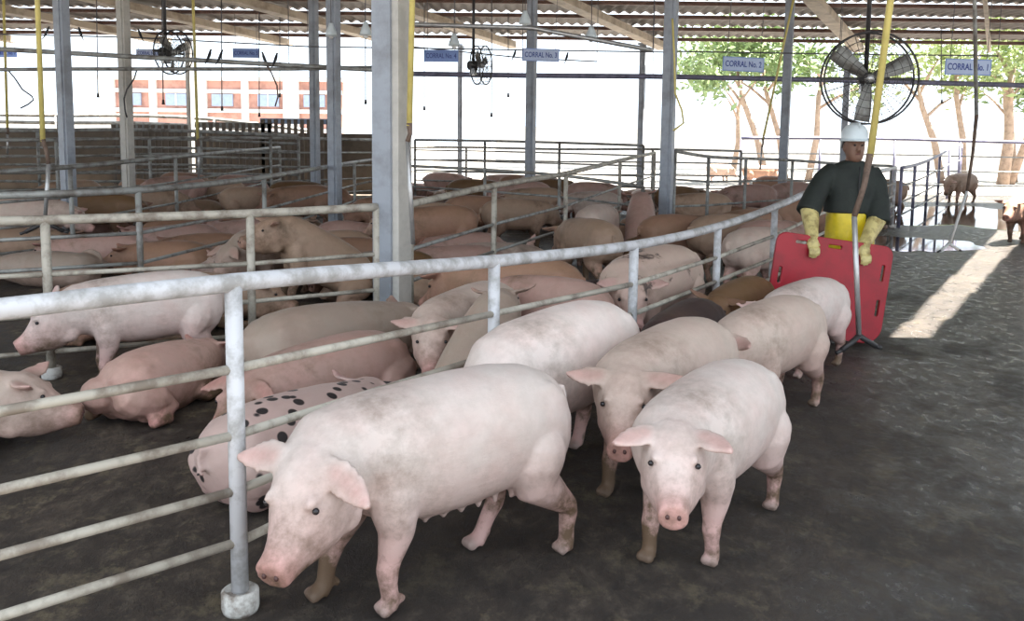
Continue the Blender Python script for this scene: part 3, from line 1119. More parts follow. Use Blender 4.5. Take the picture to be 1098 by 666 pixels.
sign(1038, 72, 48, 'CORRAL No. 1', 'pale blue sign reading CORRAL No. 1, rightmost of the signs', tilt=1)
sign(797, 69, 43, 'CORRAL No. 2', 'pale blue sign reading CORRAL No. 2 left of the round fan', tilt=2)
sign(580, 59, 38, 'CORRAL No. 3', 'pale blue sign reading CORRAL No. 3 before a grey column', tilt=1)
sign(473, 60, 36, 'CORRAL No. 4', 'deep blue sign reading CORRAL No. 4 right of the thick centre column', True)
sign(264, 57, 28, 'CORRAL No. 5', 'small far blue sign reading CORRAL No. 5 left of the slim column pair', True)
sign(159, 57, 25, 'CORRAL No. 6', 'small far grey-blue sign reading CORRAL No. 6 right of the cream column')
sign(6, 57, 24, 'CORRAL No. 7', 'small far blue sign reading CORRAL No. 7 cut by the left edge', True)


# ------------------------------------------------------------------ fans
def fan(u, v, Y, rad, label, rz=0.0):
    p = aty(u, v, Y)
    o = empty('hanging_fan', p, rz, label, 'fan', 'hanging fans')

    def circ(r, y, n=40):
        return [(r * math.cos(2 * PI * k / n), y, r * math.sin(2 * PI * k / n)) for k in range(n + 1)]
    cg = G()
    cg.tube(circ(rad, -.09), .013, 6)
    cg.tube(circ(rad, .09), .013, 6)
    for yy in (-.11, .11):
        for k in range(1, 6):
            cg.tube(circ(rad * k / 6, yy), .0035, 5)
        for k in range(20):
            a = 2 * PI * k / 20
            cg.tube([(rad * .1 * math.cos(a), yy, rad * .1 * math.sin(a)), (rad * math.cos(a), yy * .82, rad * math.sin(a))], .0035, 5)
    for k in range(20):
        a = 2 * PI * k / 20
        cg.tube([(rad * math.cos(a), -.09, rad * math.sin(a)), (rad * math.cos(a), .09, rad * math.sin(a))], .004, 5)
    cg.build('cage', M_dark, o)
    for k in range(3):
        a0 = 2 * PI * k / 3 + .4
        rr = []
        for t in (.12, .35, .6, .85, .95):
            r = rad * t
            wd = (.03 + .065 * math.sin(min(1, t * 1.1) * PI * .6)) * rad / .5
            ca, sa = math.cos(a0), math.sin(a0)
            rad_d, tan_d = Vector((ca, 0, sa)), Vector((-sa, 0, ca))
            c = rad_d * r
            tw = .5 - .3 * t
            e = tan_d * math.cos(tw) + Vector((0, 1, 0)) * math.sin(tw)
            nn = rad_d.cross(e)
            rr.append([c - e * wd + nn * .003, c + e * wd + nn * .003, c + e * wd - nn * .003, c - e * wd - nn * .003])
        G().rings(rr).build('blade', M_railfar, o)
    mo = G().lathe((0, 0, 0), [(.05, -.09), (.085, -.07), (.085, .09), (.06, .11)], 16)
    mo.v = [Vector((q.x, q.z + .16, q.y)) for q in mo.v]
    mo.build('motor', M_dark, o)
    hb = G().lathe((0, 0, 0), [(.02, -.05), (.055, -.03), (.055, .03)], 14)
    hb.v = [Vector((q.x, q.z - .02, q.y)) for q in hb.v]
    hb.build('hub', M_galv, o)
    G().tube([(0, .16, .05), (0, .16, roofz(Y) - p.z)], .028, 10).build('hanging_rod', M_dark, o)
    G().beam((-rad, .1, 0), (rad, .1, 0), .03, .035).build('bracket', M_dark, o, False)
    G().box((0, .16, -.12), (.12, .10, .12)).build('switch_box', M_galv, o, False)
    return o


fan(932, 84, 11.0, .555, 'large round caged fan hanging above the worker', R_(-6))
fan(516, 70, 17.0, .36, 'far hanging fan with dark motor right of the deep blue sign', R_(72))
fan(186, 56, 15.0, .36, 'far hanging fan with dark motor right of the cream column', R_(70))

# ------------------------------------------------------------------ small white lamps under the rafters
for k, (u, v, Y, lb) in enumerate(((392, 30, 12.5, 'small white cowl lamp left of the thick centre column'), (487, 42, 13, 'small white cowl lamp above the deep blue sign'),
                                   (563, 18, 12.5, 'small white cowl lamp on top of the grey column'), (634, 34, 12.5, 'small white cowl lamp hanging between the two middle columns'),
                                   (355, 31, 12.9, 'small white box lamp on the right column of the close pair'))):
    p = aty(u, v, Y)
    o = empty('cowl_lamp', p, 0, lb, 'lamp', 'small white lamps')
    G().lathe((0, 0, 0), [(.085, -.10), (.075, -.04), (.04, .04), (.03, .08)], 14).build('shade', M_helmet, o)
    G().ball((0, 0, -.11), .035, 10).build('bulb', M_white, o)
    G().tube([(0, 0, .07), (0, 0, roofz(Y) - p.z - .03)], .006, 6).build('cord', M_wire, o)

# ------------------------------------------------------------------ birds perched on the pipes and wires
bg_ = G()
bg_.rings([ring(Vector((x, 0, z)), Vector((0, 1, 0)), Vector((0, 0, 1)), r, r, r, 10, 2) for x, z, r in
           ((-.22, -.10, .012), (-.14, -.06, .018), (-.08, -.02, .034), (0, .03, .045), (.06, .075, .04), (.09, .11, .030), (.115, .125, .026), (.135, .127, .014))])
bird_me = fuse(bg_.v, bg_.f, 'bird_body', .008, 2)
bk = G().tube([(.128, 0, .125), (.165, 0, .118)], [.009, .002], 6).build('beak', M_beak)
lg = G().tube([(.0, .015, .0), (.005, .015, -.055)], .004, 5).tube([(.0, -.015, .0), (.005, -.015, -.055)], .004, 5).build('legs', M_beak)
bkm, lgm = bk.data, lg.data
bpy.data.objects.remove(bk)
bpy.data.objects.remove(lg)
RUN_WIRE = ([(-150, 33), (140, 40), (330, 50), (720, 56)], 16.0, .012)
RUN_PIPE = ([(-150, 44), (75, 57), (310, 70), (424, 76)], 13.5, .035)
RUN_SHORT = ([(440, 50), (560, 62), (640, 66)], 17.5, .012)
for k, (u, (rp, Y, rr_), rz, lb) in enumerate(((86, RUN_WIRE, 150, 'black bird perched right of the left blue-grey column'), (51, RUN_WIRE, 20, 'black bird perched left of the left blue-grey column'),
                                       (150, RUN_WIRE, 160, 'black bird perched right beside the cream column'), (225, RUN_PIPE, 60, 'left black bird of the pair on the overhead pipe'),
                                       (237, RUN_PIPE, 50, 'right black bird of the pair on the overhead pipe'), (283, RUN_PIPE, 230, 'left black bird of two beside the far blue sign'),
                                       (296, RUN_PIPE, 60, 'right black bird of two beside the far blue sign'), (552, RUN_SHORT, 45, 'black bird on the wire left of the CORRAL No. 3 sign'),
                                       (608, RUN_SHORT, 50, 'small black bird on the wire right of the CORRAL No. 3 sign'))):
    o = link_mesh('bird', bird_me, M_bird)
    v = next(v0 + (v1 - v0) * (u - u0) / (u1 - u0) for (u0, v0), (u1, v1) in zip(rp[:-1], rp[1:]) if u0 <= u <= u1)
    o.location = aty(u, v, Y) + Vector((0, 0, rr_ + .030))
    o.rotation_euler = (0, R_(-28), R_(rz))
    o.scale = (.62, .62, .62)
    tag(o, lb, 'bird', 'black birds under the roof')
    for nm, me in (('beak', bkm), ('legs', lgm)):
        c = bpy.data.objects.new(nm, me)
        C.objects.link(c)
        c.parent = o

# ------------------------------------------------------------------ trees beyond the yard
def tree(x, y, trunks, crown, nleaf, label, mat, seed):
    rnd = random.Random(seed)
    o = empty('yard_tree', (x, y, -.21), 0, label, 'tree', 'trees beyond the yard')
    for (dx, dy, lean, h, r) in trunks:
        top = Vector((dx + lean, dy, h))
        G().tube([(dx, dy, 0), Vector((dx, dy, 0)).lerp(top, .4) + Vector((.1, 0, 0)), Vector((dx, dy, 0)).lerp(top, .75) - Vector((.08, 0, 0)), top], [r, r * .8, r * .65, r * .4], 10).build('trunk', M_bark, o)
        for b in range(3):
            p = Vector((dx, dy, 0)).lerp(top, .65 + .12 * b)
            q = p + Vector((rnd.uniform(-1.6, 1.6), rnd.uniform(-1, 1), rnd.uniform(.8, 1.8)))
            G().tube([p, p.lerp(q, .5) + Vector((0, 0, .1)), q], [r * .45, r * .35, r * .15], 7).build('branch', M_bark, o)
    v, f = [], []
    cl = [(Vector((rnd.uniform(-1, 1) * crown[0], rnd.uniform(-1, 1) * crown[1], crown[2] + rnd.uniform(-1, 1) * crown[3])), rnd.uniform(.5, 1.2)) for _ in range(26)]
    for i in range(nleaf):
        c, rr = rnd.choice(cl)
        p = c + Vector((rnd.gauss(0, 1), rnd.gauss(0, 1), rnd.gauss(0, .7))) * rr * .55
        a = Vector((rnd.gauss(0, 1), rnd.gauss(0, 1), rnd.gauss(0, .6))).normalized()
        b = a.cross(Vector((rnd.gauss(0, 1), rnd.gauss(0, 1), rnd.gauss(0, 1)))).normalized()
        L, W = rnd.uniform(.14, .26), rnd.uniform(.05, .10)
        n = len(v)
        v += [p - a * L, p + b * W, p + a * L, p - b * W]
        f.append((n, n + 1, n + 2, n + 3))
    lo = mobj('foliage', v, f, mat, o, False)
    lo['kind'] = 'stuff'


tree(10.6, 37, [(0, 0, -1.4, 4.6, .16), (.9, .3, -1.2, 5.0, .14), (1.7, 0, .5, 4.8, .15)], (3.0, 1.5, 5.2, 1.3), 2600, 'pale multi-trunk tree behind the round fan', M_leaf, 1)
tree(18.4, 38, [(0, 0, -1.3, 4.4, .17), (1.0, .2, -.6, 5.0, .16), (2.6, 0, .1, 5.0, .26), (3.2, .5, 1.2, 4.8, .18)], (3.6, 1.6, 5.3, 1.4), 3200, 'pale multi-trunk tree behind the rightmost corral sign', M_leaf2, 2)
tree(24.0, 41, [(0, 0, .8, 4.8, .18), (-.8, 0, -.8, 4.6, .15)], (3.6, 1.6, 5.3, 1.6), 2600, 'leafy tree at the far right edge beyond the yard', M_leaf, 3)
tree(11.4, 46, [(0, 0, .3, 4.2, .15)], (2.6, 1.4, 5.6, 1.1), 1800, 'small dark green tree behind the CORRAL No. 2 sign', M_leaf, 4)


# ------------------------------------------------------------------ pigs on the walkway and at the front of the pens (each with its own pose)
def hero(front, hind, s, sk, label, group=None, mob=.3, **kw):
    """front / hind: pixel of the point between the two front / hind feet on the floor"""
    a, b = onz(*front), onz(*hind)
    d = (a - b)
    ang = math.atan2(d.y, d.x)
    mid = a.lerp(b, .5)
    tr = kw.get('trunk', .93)
    loc = mid - d.normalized() * ((.31 + .36 - .79 * tr) / 2 * s)
    me, det = make_pig('pig', **kw)
    return pig(me, det, loc, ang, s, sk, label, group, mob=mob)


hero((388, 648), (572, 586), .94, 'white', 'big white pig walking in front, its ear overlapping the near fence post', mob=0, yaw=34, pitch=27, trunk=.94,
     feet=[(.0, 0), (.16, 0), (-.12, 0), (.16, 0)], ears=((70, -6), (96, 8)), fat=1.14, teats=True, voxel=.010, droop=.35, bend=-.05)
hero((548, 545), (638, 502), 1.0, 'white', 'white pig close behind the big front pig, rump towards the fence', mob=.1, pitch=42, yaw=8, fat=1.1, voxel=.012, trunk=.84,
     feet=[(.05, 0), (-.05, 0), (-.06, 0), (.06, 0)])
hero((732, 600), (792, 548), .86, 'white', 'white pig walking towards the viewer, rightmost of the front pigs', mob=0, pitch=10, yaw=26, fat=1.14, voxel=.010, trunk=.88,
     feet=[(-.04, 0), (.10, 0), (-.12, 0), (.05, 0)], ears=((48, 18), (58, 14)), droop=.35)
hero((668, 540), (762, 482), .92, 'pale', 'pale pink pig walking with its head lowered between the two front white pigs', mob=0, pitch=14, yaw=26, fat=1.08, voxel=.011, trunk=.88,
     feet=[(.0, 0), (.12, 0), (-.08, 0), (.08, 0)], ears=((85, 12), (85, 8)), droop=.1)
hero((790, 460), (860, 430), .86, 'pale', 'pale dirty pig at the rear of the group, just before the red board', mob=0, pitch=22, yaw=0, fat=1.1, voxel=.012, trunk=.88,
     feet=[(.05, 0), (-.05, 0), (-.06, 0), (.08, 0)])
hero((702, 456), (752, 424), .80, 'dark', 'dark brown pig in the shade between the fence and the pale pink pig', mob=.5, pitch=30, voxel=.014, trunk=.88)


def own(x, y, deg, s, sk, label, mob=.5, **kw):
    """a pig with its own mesh at a floor position"""
    me, det = make_pig('pig', **kw)
    return pig(me, det, (x, y, 0), R_(deg), s, sk, label, None, mob=mob)


own(2.05, 6.1, 222, .80, 'white', 'white-backed pig touching the red board behind the pale dirty pig', pitch=20, voxel=.014, fat=1.05, trunk=.88, mob=.4)
own(1.68, 6.32, 232, .76, 'ginger', 'ginger brown pig with a pale ear squeezed against the fence', pitch=8, yaw=12, voxel=.013, ears=((70, 5), (70, 30)), trunk=.85)


# prototypes for the crowd
PR = {}
for nm, kw in dict(
        standA=dict(pitch=24, yaw=0, feet=[(.06, 0), (-.06, 0), (-.05, 0), (.06, 0)]),
        standB=dict(pitch=18, yaw=32, ears=((60, 15), (85, 5))),
        standC=dict(pitch=34, yaw=-24, fat=1.08, ears=((80, 0), (60, 10)), droop=.4),
        lieA=dict(pose='lie', pitch=6, fat=1.08),
        lieB=dict(pose='lie', pitch=4, yaw=38, bend=.08, fat=1.1),
        lieC=dict(pose='lie', pitch=-12, yaw=-30, bend=-.06, fat=1.05),
        side=dict(pose='side', pitch=4, roll=-74),
        sit=dict(pose='sit', pitch=34, yaw=10)).items():
    PR[nm] = make_pig('pig_' + nm, voxel=.0145, **kw)


def crowd(kind, u, v, z, deg, s, sk, label, group=None, details=True, mob=1.0):
    """the top of the back is seen at pixel (u, v); z is its height above the floor"""
    p = onz(u, v, z)
    return pig(PR[kind][0], PR[kind][1], (p.x, p.y, 0), R_(deg), s, sk, label, group, details, mob)


# front pen
own(-2.93, 4.32, 20, .95, 'pale', 'pale pig lying at the left edge behind the near fence', mob=.3, pose='lie', pitch=6, fat=1.08, voxel=.0145)
own(-2.22, 5.52, 208, .88, 'white', 'white-faced pig looking left over the lying pigs at the far left', mob=.3, pitch=24, yaw=4, voxel=.011, ears=((60, 30), (120, 10)))
own(-1.98, 4.92, 70, .80, 'pink', 'pink pig lying with its round rump to the viewer left of the near post', mob=.5, pose='lie', pitch=6, fat=1.15, voxel=.0145, trunk=.8)
own(-1.12, 5.50, 43, 1.08, 'grey', 'large greyish-tan pig lying with its rump to the viewer behind the near post', mob=.4, pose='lie', pitch=4, fat=1.08, voxel=.0145)
own(-.84, 5.02, 224, .94, 'pink', 'large pink pig resting behind the near post, head to the left', mob=.3, pose='lie', pitch=16, yaw=8, fat=1.12, voxel=.012, ears=((80, -8), (70, 5)), droop=.5)
own(-.86, 3.98, 54, .90, 'spotted', 'pale pig with black spots lying beside the near fence post', mob=.4, pose='lie', pitch=4, yaw=20, fat=1.1, voxel=.0145)
crowd('standB', 500, 302, .70, 232, .86, 'pale', 'pale pig with a raised pink ear facing the viewer left of the second fence post')
crowd('sit', 520, 318, .74, 100, .80, 'grey', 'dirty grey-white pig sitting with its back turned at the second fence post')
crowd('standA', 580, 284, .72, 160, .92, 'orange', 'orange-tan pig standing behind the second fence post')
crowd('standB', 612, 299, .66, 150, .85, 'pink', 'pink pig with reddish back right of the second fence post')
crowd('lieB', 628, 300, .50, 200, .95, 'dark', 'dark brown pig in the shade left of the third fence post')
hero((692, 402), (768, 378), 1.0, 'patch', 'pale pig with dark-patched face looking at the viewer behind the third fence post', pitch=22, yaw=42, fat=1.1, voxel=.012)
crowd('standC', 808, 240, .72, 40, .88, 'pale', 'pale pig with a white ear behind the fourth fence post')
crowd('standA', 612, 233, .76, 118, .95, 'tan', 'tan pig seen from behind, left one of two rumps behind the third post')
crowd('standB', 648, 219, .76, 60, .95, 'pale', 'pale pig seen from behind, right one of two rumps behind the third post')
crowd('sit', 694, 207, .86, 75, .95, 'pink', 'pink pig rearing up among the crowd before the blue-grey column')
crowd('lieB', 672, 242, .50, 200, .95, 'ginger', 'brown pig lying below the rearing pink pig')
crowd('standC', 735, 232, .72, 25, .92, 'orange', 'reddish pig standing right of the rearing pink pig')
crowd('standA', 790, 232, .74, 15, .95, 'tan', 'tan pig in the crowd left of the worker, nearest to the rail')
crowd('standB', 768, 222, .74, 200, .92, 'orange', 'orange pig in the crowd left of the worker')
crowd('standC', 836, 236, .72, 40, .9, 'pink', 'pink pig behind the rail next to the worker')
crowd('standA', 842, 196, .76, 220, .98, 'pink', 'large pink pig behind the rail at the worker\'s shoulder')
crowd('standB', 800, 197, .76, 190, .95, 'pink', 'pink pig with mottled back in the crowd below the second sign')
crowd('standC', 770, 208, .74, 170, .92, 'tan', 'tan pig with its head down in the crowd below the second sign')
crowd('standA', 812, 176, .78, 10, .95, 'orange', 'orange-tan pig far back at the column between second sign and fan')
crowd('standC', 771, 174, .76, 20, .9, 'grey', 'brown-grey pig far back left of that orange-tan pig')
crowd('lieC', 752, 206, .52, 190, .95, 'ginger', 'brown pig lying behind the cross fence right of the blue-grey column')
# middle pen strip between the centre column and the second post
for k, a in enumerate(((478, 222, .72, 'standA', 170, 'tan', 'tan pig right of the thick centre column under the rail'), (500, 244, .50, 'lieA', 190, 'pink', 'pink pig lying right of the thick centre column'),
                       (452, 236, .56, 'standC', 200, 'orange', 'reddish pig with dark eye patch touching the centre column'), (462, 268, .50, 'lieB', 20, 'tan', 'tan pig lying low right of the centre column'),
                       (520, 258, .5, 'lieC', 170, 'pink', 'flushed pink pig lying below the pink pig right of the column'), (560, 246, .50, 'side', 12, 'pale', 'pale lilac-pink pig lying flat right of the second post'),
                       (566, 212, .72, 'standB', 30, 'tan', 'tan pig behind the cream fence above the pale flat-lying pig'), (520, 212, .7, 'standC', 10, 'orange', 'orange-brown pig behind the cream fence at the second post'))):
    crowd(a[3], a[0], a[1], a[2], a[4], .92, a[5], a[6])
# behind the cream fence on the left
for a in ((372, 240, .78, 'sit', 215, 'tan', 'tan pig with pink face sitting left of the centre column'), (300, 256, .62, 'standC', 250, 'grey', 'pale grey pig with its head down behind the cream fence'),
          (332, 262, .5, 'lieC', 250, 'pale', 'pale pig lying between the grey pig and the sitting tan pig'), (218, 278, .52, 'lieA', 15, 'tan', 'tan pig lying behind the near rail left of the near post'),
          (130, 290, .52, 'lieC', 10, 'orange', 'brown-orange pig lying behind the near rail at the far left'), (60, 262, .44, 'side', 170, 'grey', 'grey pig lying flat at the far left behind the cream fence'),
          (110, 246, .5, 'lieA', 175, 'pink', 'pink pig lying behind the cream fence at the far left'), (245, 252, .5, 'lieB', 160, 'orange', 'dim orange pig lying behind the cream fence near its third post'),
          (385, 268, .5, 'lieB', 190, 'ginger', 'brown pig lying at the foot of the centre column'), (40, 242, .5, 'lieB', 20, 'tan', 'dim tan pig lying at the left edge behind the cream fence'), (190, 236, .5, 'lieC', 200, 'pink', 'dim pink pig lying behind the cream fence in the middle of the left pen')):
    crowd(a[3], a[0], a[1], a[2], a[4], .94, a[5], a[6])

# far pens, filled with pigs that nothing tells apart
rnd = random.Random(11)
placed = []


def fill(poly, n, group, label, spacing=.9, stand=.45, cols=('tan', 'orange', 'pink', 'pale', 'tan', 'orange', 'ginger')):
    """poly: (pixel u, distance) corners"""
    pts = [post_at(u, Y) for u, Y in poly]
    x0, x1 = min(p.x for p in pts), max(p.x for p in pts)
    y0, y1 = min(p.y for p in pts), max(p.y for p in pts)

    def inside(x, y):
        c = False
        for i in range(len(pts)):
            a, b = pts[i], pts[i - 1]
            if (a.y > y) != (b.y > y) and x < (b.x - a.x) * (y - a.y) / (b.y - a.y) + a.x:
                c = not c
        return c
    placed.extend((o.location.x, o.location.y) for o, _ in HERD)
    done, tries = 0, 0
    while done < n and tries < 4000:
        tries += 1
        x, y = rnd.uniform(x0, x1), rnd.uniform(y0, y1)
        if not inside(x, y) or any((x - q[0]) ** 2 + (y - q[1]) ** 2 < spacing ** 2 for q in placed):
            continue
        placed.append((x, y))
        kind = rnd.choice(['standA', 'standB', 'standC']) if rnd.random() < stand else rnd.choice(['lieA', 'lieB', 'lieC', 'side'])
        deg = rnd.choice([10, 190]) + rnd.uniform(-35, 35)
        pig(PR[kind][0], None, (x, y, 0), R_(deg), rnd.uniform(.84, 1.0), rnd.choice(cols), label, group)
        done += 1


fill([(-40, 8.2), (150, 9.0), (270, 11.6), (365, 16), (300, 18), (180, 12.4), (70, 10.0), (-40, 8.9)], 26, 'pigs of the second pen row', 'dim pig crowded in the second row of pens on the left')
fill([(160, 7.4), (400, 8.2), (505, 10.2), (430, 17.5), (385, 13.5), (292, 9.6)], 20, 'pigs left behind the centre column', 'dim pig crowded behind the thick centre column', spacing=1.0)
fill([(-40, 10.4), (70, 11.6), (180, 14.2), (285, 19.5), (200, 19.5), (-40, 14.3)], 26, 'pigs of the third pen row', 'small dim pig in the third row of pens on the left')
fill([(400, 17), (480, 15.2), (680, 13.2), (790, 21), (560, 22.5), (420, 22)], 22, 'pigs of the far middle pens', 'small far pig behind the cross fence in the middle of the shed')
fill([(735, 14.5), (850, 17), (945, 18.2), (960, 22), (800, 22)], 9, 'pigs behind the cross fence at the worker', 'small far pig behind the cross fence left of the worker')
fill([(918, 12.4), (955, 16.0), (905, 15.8), (870, 12.2)], 4, 'pigs right behind the worker', 'tan pig crowded against the fence right behind the worker', cols=('tan', 'pale', 'orange'))
hero((1008, 219), (1052, 217), 1.0, 'tan', 'brownish pig standing on the wet walkway far back on the right', pitch=34, yaw=15, voxel=.0145)
hero((1086, 262), (1108, 257), 1.0, 'orange', 'sunlit orange pig cut by the right edge of the picture', pitch=10, voxel=.0145, feet=[(.04, 0), (-.04, 0), (0, 0), (.05, 0)])


# ------------------------------------------------------------------ let the herd settle: no pig inside another, a fence or a column
def settle(iters=160):
    circ = {}
    for o, _ in HERD:
        if o.data.name not in circ:
            co = np.empty(len(o.data.vertices) * 3)
            o.data.vertices.foreach_get('co', co)
            co = co.reshape(-1, 3)
            x0, x1 = co[:, 0].min(), co[:, 0].max()
            out = []
            nsl = 7
            for k in range(nsl):
                a, b = x0 + (x1 - x0) * k / nsl, x0 + (x1 - x0) * (k + 1) / nsl
                sl = co[(co[:, 0] >= a) & (co[:, 0] <= b)]
                y0, y1 = np.percentile(sl[:, 1], 2), np.percentile(sl[:, 1], 98)
                r = (y1 - y0) / 2
                cx = (a + b) / 2
                cx = min(max(cx, x0 + r * .8), x1 - r * .8)
                out.append((cx, (y0 + y1) / 2, r))
            circ[o.data.name] = np.array(out)
    N = len(HERD)
    pos = np.array([(o.location.x, o.location.y) for o, _ in HERD])
    ang = np.array([o.rotation_euler.z for o, _ in HERD])
    mob = np.array([m_ for _, m_ in HERD])
    loc = np.stack([circ[o.data.name] * o.scale[0] for o, _ in HERD])       # N,7,3
    rad = loc[:, :, 2]
    pos0 = pos.copy()
    segs = []
    for Fx in FENCES:
        for a, b in zip(Fx[:-1], Fx[1:]):
            segs.append((np.array(a[:2]), np.array(b[:2])))
    cols = np.array([(c.location.x, c.location.y) for c in COLS] + [(WX0, WY0)] + [(WX0 - .7 + .2 * k, 6.86) for k in range(6)])
    for it in range(iters):
        ca, sa = np.cos(ang)[:, None], np.sin(ang)[:, None]
        off = np.stack([loc[:, :, 0] * ca - loc[:, :, 1] * sa, loc[:, :, 0] * sa + loc[:, :, 1] * ca], 2)
        W = pos[:, None, :] + off
        push = np.zeros((N, 2))
        tor = np.zeros(N)
        dc = np.linalg.norm(pos[:, None] - pos[None], axis=2)
        I, J = np.where((dc < 2.4) & (np.arange(N)[:, None] < np.arange(N)[None]))
        for i, j in zip(I, J):
            d = W[i][:, None, :] - W[j][None]
            L = np.linalg.norm(d, axis=2) + 1e-6
            pen = rad[i][:, None] + rad[j][None] - .015 - L
            k = np.unravel_index(pen.argmax(), pen.shape)
            if pen[k] > 0:
                n = d[k] / L[k]
                tot = mob[i] + mob[j]
                if tot == 0:
                    continue
                for q, sgn, kk, mq in ((i, 1, k[0], mob[i]), (j, -1, k[1], mob[j])):
                    f = n * sgn * pen[k] * .45 * mq / tot
                    push[q] += f
                    o_ = off[q][kk]
                    tor[q] += (o_[0] * f[1] - o_[1] * f[0]) * .9
        for a, b in segs:
            ab = b - a
            L2 = ab @ ab
            nn = np.array((-ab[1], ab[0])) / math.sqrt(L2)
            near = np.where(np.abs((pos - a) @ nn) < 1.3)[0]
            for i in near:
                side = np.sign((pos0[i] - a) @ nn) or 1
                t = np.clip(((W[i] - a) @ ab) / L2, 0, 1)
                cp = a + t[:, None] * ab
                sdist = ((W[i] - cp) * nn).sum(1) * side
                ed = np.linalg.norm(W[i] - cp, axis=1)
                t0 = ((W[i] - a) @ ab) / L2
                pen = np.where((t0 > -.02) & (t0 < 1.02), rad[i] + .035 - sdist, rad[i] + .035 - ed)
                pen = np.where((t0 < -.02) & (ed > rad[i] + .04), 0, pen)
                pen = np.where((t0 > 1.02) & (ed > rad[i] + .04), 0, pen)
                k = pen.argmax()
                if pen[k] > 0 and pen[k] < .9 and mob[i] > 0:
                    f = nn * side * pen[k] * .5
                    push[i] += f
                    tor[i] += (off[i][k][0] * f[1] - off[i][k][1] * f[0]) * .9
        for c in cols:
            d = W - c
            L = np.linalg.norm(d, axis=2) + 1e-6
            pen = rad + .17 - L
            for i in np.where(pen.max(1) > 0)[0]:
                if mob[i] > 0:
                    k = pen[i].argmax()
                    push[i] += d[i][k] / L[i][k] * pen[i][k] * .5
        pos += np.clip(push, -.12, .12)
        ang += np.clip(tor, -.06, .06) * (mob > 0)
    for (o, _), p, a in zip(HERD, pos, ang):
        o.location.x, o.location.y = p
        o.rotation_euler.z = a
    mv = np.linalg.norm(pos - pos0, axis=1)
    return mv


WX0, WY0 = aty(908, 300, 7.1).x, 7.1
FENCES = [F12, F1, F1b, F2, F2b, F3, F4, F5, F6, F7, F8, F9, F11]
COLS = [o for o in C.objects if o.get('category') == 'column']
MOVED = settle()


# ------------------------------------------------------------------ the worker
WX, WY = aty(908, 300, 7.1).x, 7.1
man = empty('person', (WX, WY, 0), 0, 'worker in white hard hat, dark jacket and yellow apron pushing a red board', 'person')
# local frame: x to the right of the picture, -y towards the viewer
ML = Vector((WX, WY, 0))
LH, RH = aty(871, 256, 6.735) - ML, aty(926, 264, 6.735) - ML      # hands on the board's upper edge
LE, RE = aty(868, 224, 6.96) - ML, aty(941, 234, 6.96) - ML
LS, RS = Vector((-.175, .02, 1.365)), Vector((.175, .02, 1.365))


def bodyring(z, cy, rx, ryf, ryb, cx=0.0):
    return ring(Vector((cx, cy, z)), Vector((1, 0, 0)), Vector((0, -1, 0)), rx, ryf, ryb, 20, 2.3)


b = G()
b.rings([bodyring(z, y, rx, f, k) for z, y, rx, f, k in ((.86, 0, .15, .11, .11), (.95, 0, .165, .115, .115), (1.08, 0, .155, .11, .105), (1.22, 0, .17, .12, .11), (1.33, .01, .18, .11, .105), (1.40, .015, .13, .085, .085), (1.44, .01, .065, .06, .06))])
b.tube([(0, .01, 1.38), (0, -.01, 1.52)], [.062, .058], 14)
b.rings([bodyring(z, y, rx, f, k) for z, y, rx, f, k in ((1.435, -.055, .03, .025, .03), (1.455, -.04, .052, .055, .07), (1.49, -.03, .064, .07, .095), (1.535, -.022, .072, .078, .105), (1.58, -.015, .076, .082, .11), (1.62, -.01, .074, .082, .105), (1.655, -.005, .06, .065, .085), (1.675, 0, .03, .03, .04))])
b.rings([[Vector((x * s, -.10 - d, z)) for x, s in ((-.018, 1), (.018, 1), (.012, 1), (-.012, 1))] for z, d, s in ()] or [bodyring(z, -.105, r, d, .02) for z, r, d in ((1.515, .016, .012), (1.528, .02, .030), (1.548, .012, .020), (1.575, .009, .008))])
for sd in (1, -1):
    b.ball((sd * .076, .0, 1.545), (.012, .022, .034), 10)
    b.ball((sd * .03, -.092, 1.583), (.026, .014, .009), 8)
for S0, E0, H0 in ((LS, LE, LH), (RS, RE, RH)):
    b.tube([S0 + Vector((0, 0, -.01)), S0.lerp(E0, .5), E0, E0.lerp(H0, .35), E0.lerp(H0, .8)], [.062, .052, .042, .042, .03], 12)
for sd in (1, -1):
    b.tube([(sd * .09, 0, .90), (sd * .10, .0, .68), (sd * .105, .0, .48), (sd * .11, .01, .28), (sd * .11, .02, .08)], [.095, .078, .056, .055, .036], 12)
    b.tube([(sd * .11, .03, .05), (sd * .12, -.06, .045), (sd * .13, -.16, .035)], [.04, .042, .03], 10)
bm_ = fuse(b.v, b.f, 'person_body', .0095, 3)
body = link_mesh('body', bm_, M_face, man)
for sd in (1, -1):
    G().ball((sd * .029, -.098, 1.566), (.012, .008, .007), 10).build('eye', M_eye, man)
G().ball((0, -.101, 1.497), (.024, .010, .006), 10).build('mouth', M_lip, man)
hg = G().rings([bodyring(z, y, rx, f, k) for z, y, rx, f, k in ((1.54, .02, .080, -.02, .105), (1.58, .0, .082, .0, .118), (1.63, .0, .08, .06, .112))])
hg.build('hair', M_hair, man)
# hard hat with brim
hh = empty('hard_hat', (0, -.008, 0), 0)
hh.parent = man
hs_ = G()
prof = [(.104, 1.602), (.106, 1.625), (.102, 1.66), (.090, 1.695), (.066, 1.722), (.03, 1.736), (.008, 1.739)]
hs_.rings([bodyring(z, 0, r * .95, r * 1.08, r * 1.22) for r, z in prof])
hs_.rings([bodyring(z, 0, r * .98, f, k) for z, r, f, k in ((1.596, .112, .165, .135), (1.604, .114, .172, .138), (1.610, .108, .15, .13))])
hs_.build('shell', M_helmet, hh)
G().rings([bodyring(z, 0, w_, .10, .12) for z, w_ in ((1.70, .014), (1.744, .012))]).build('ridge', M_helmet, hh)
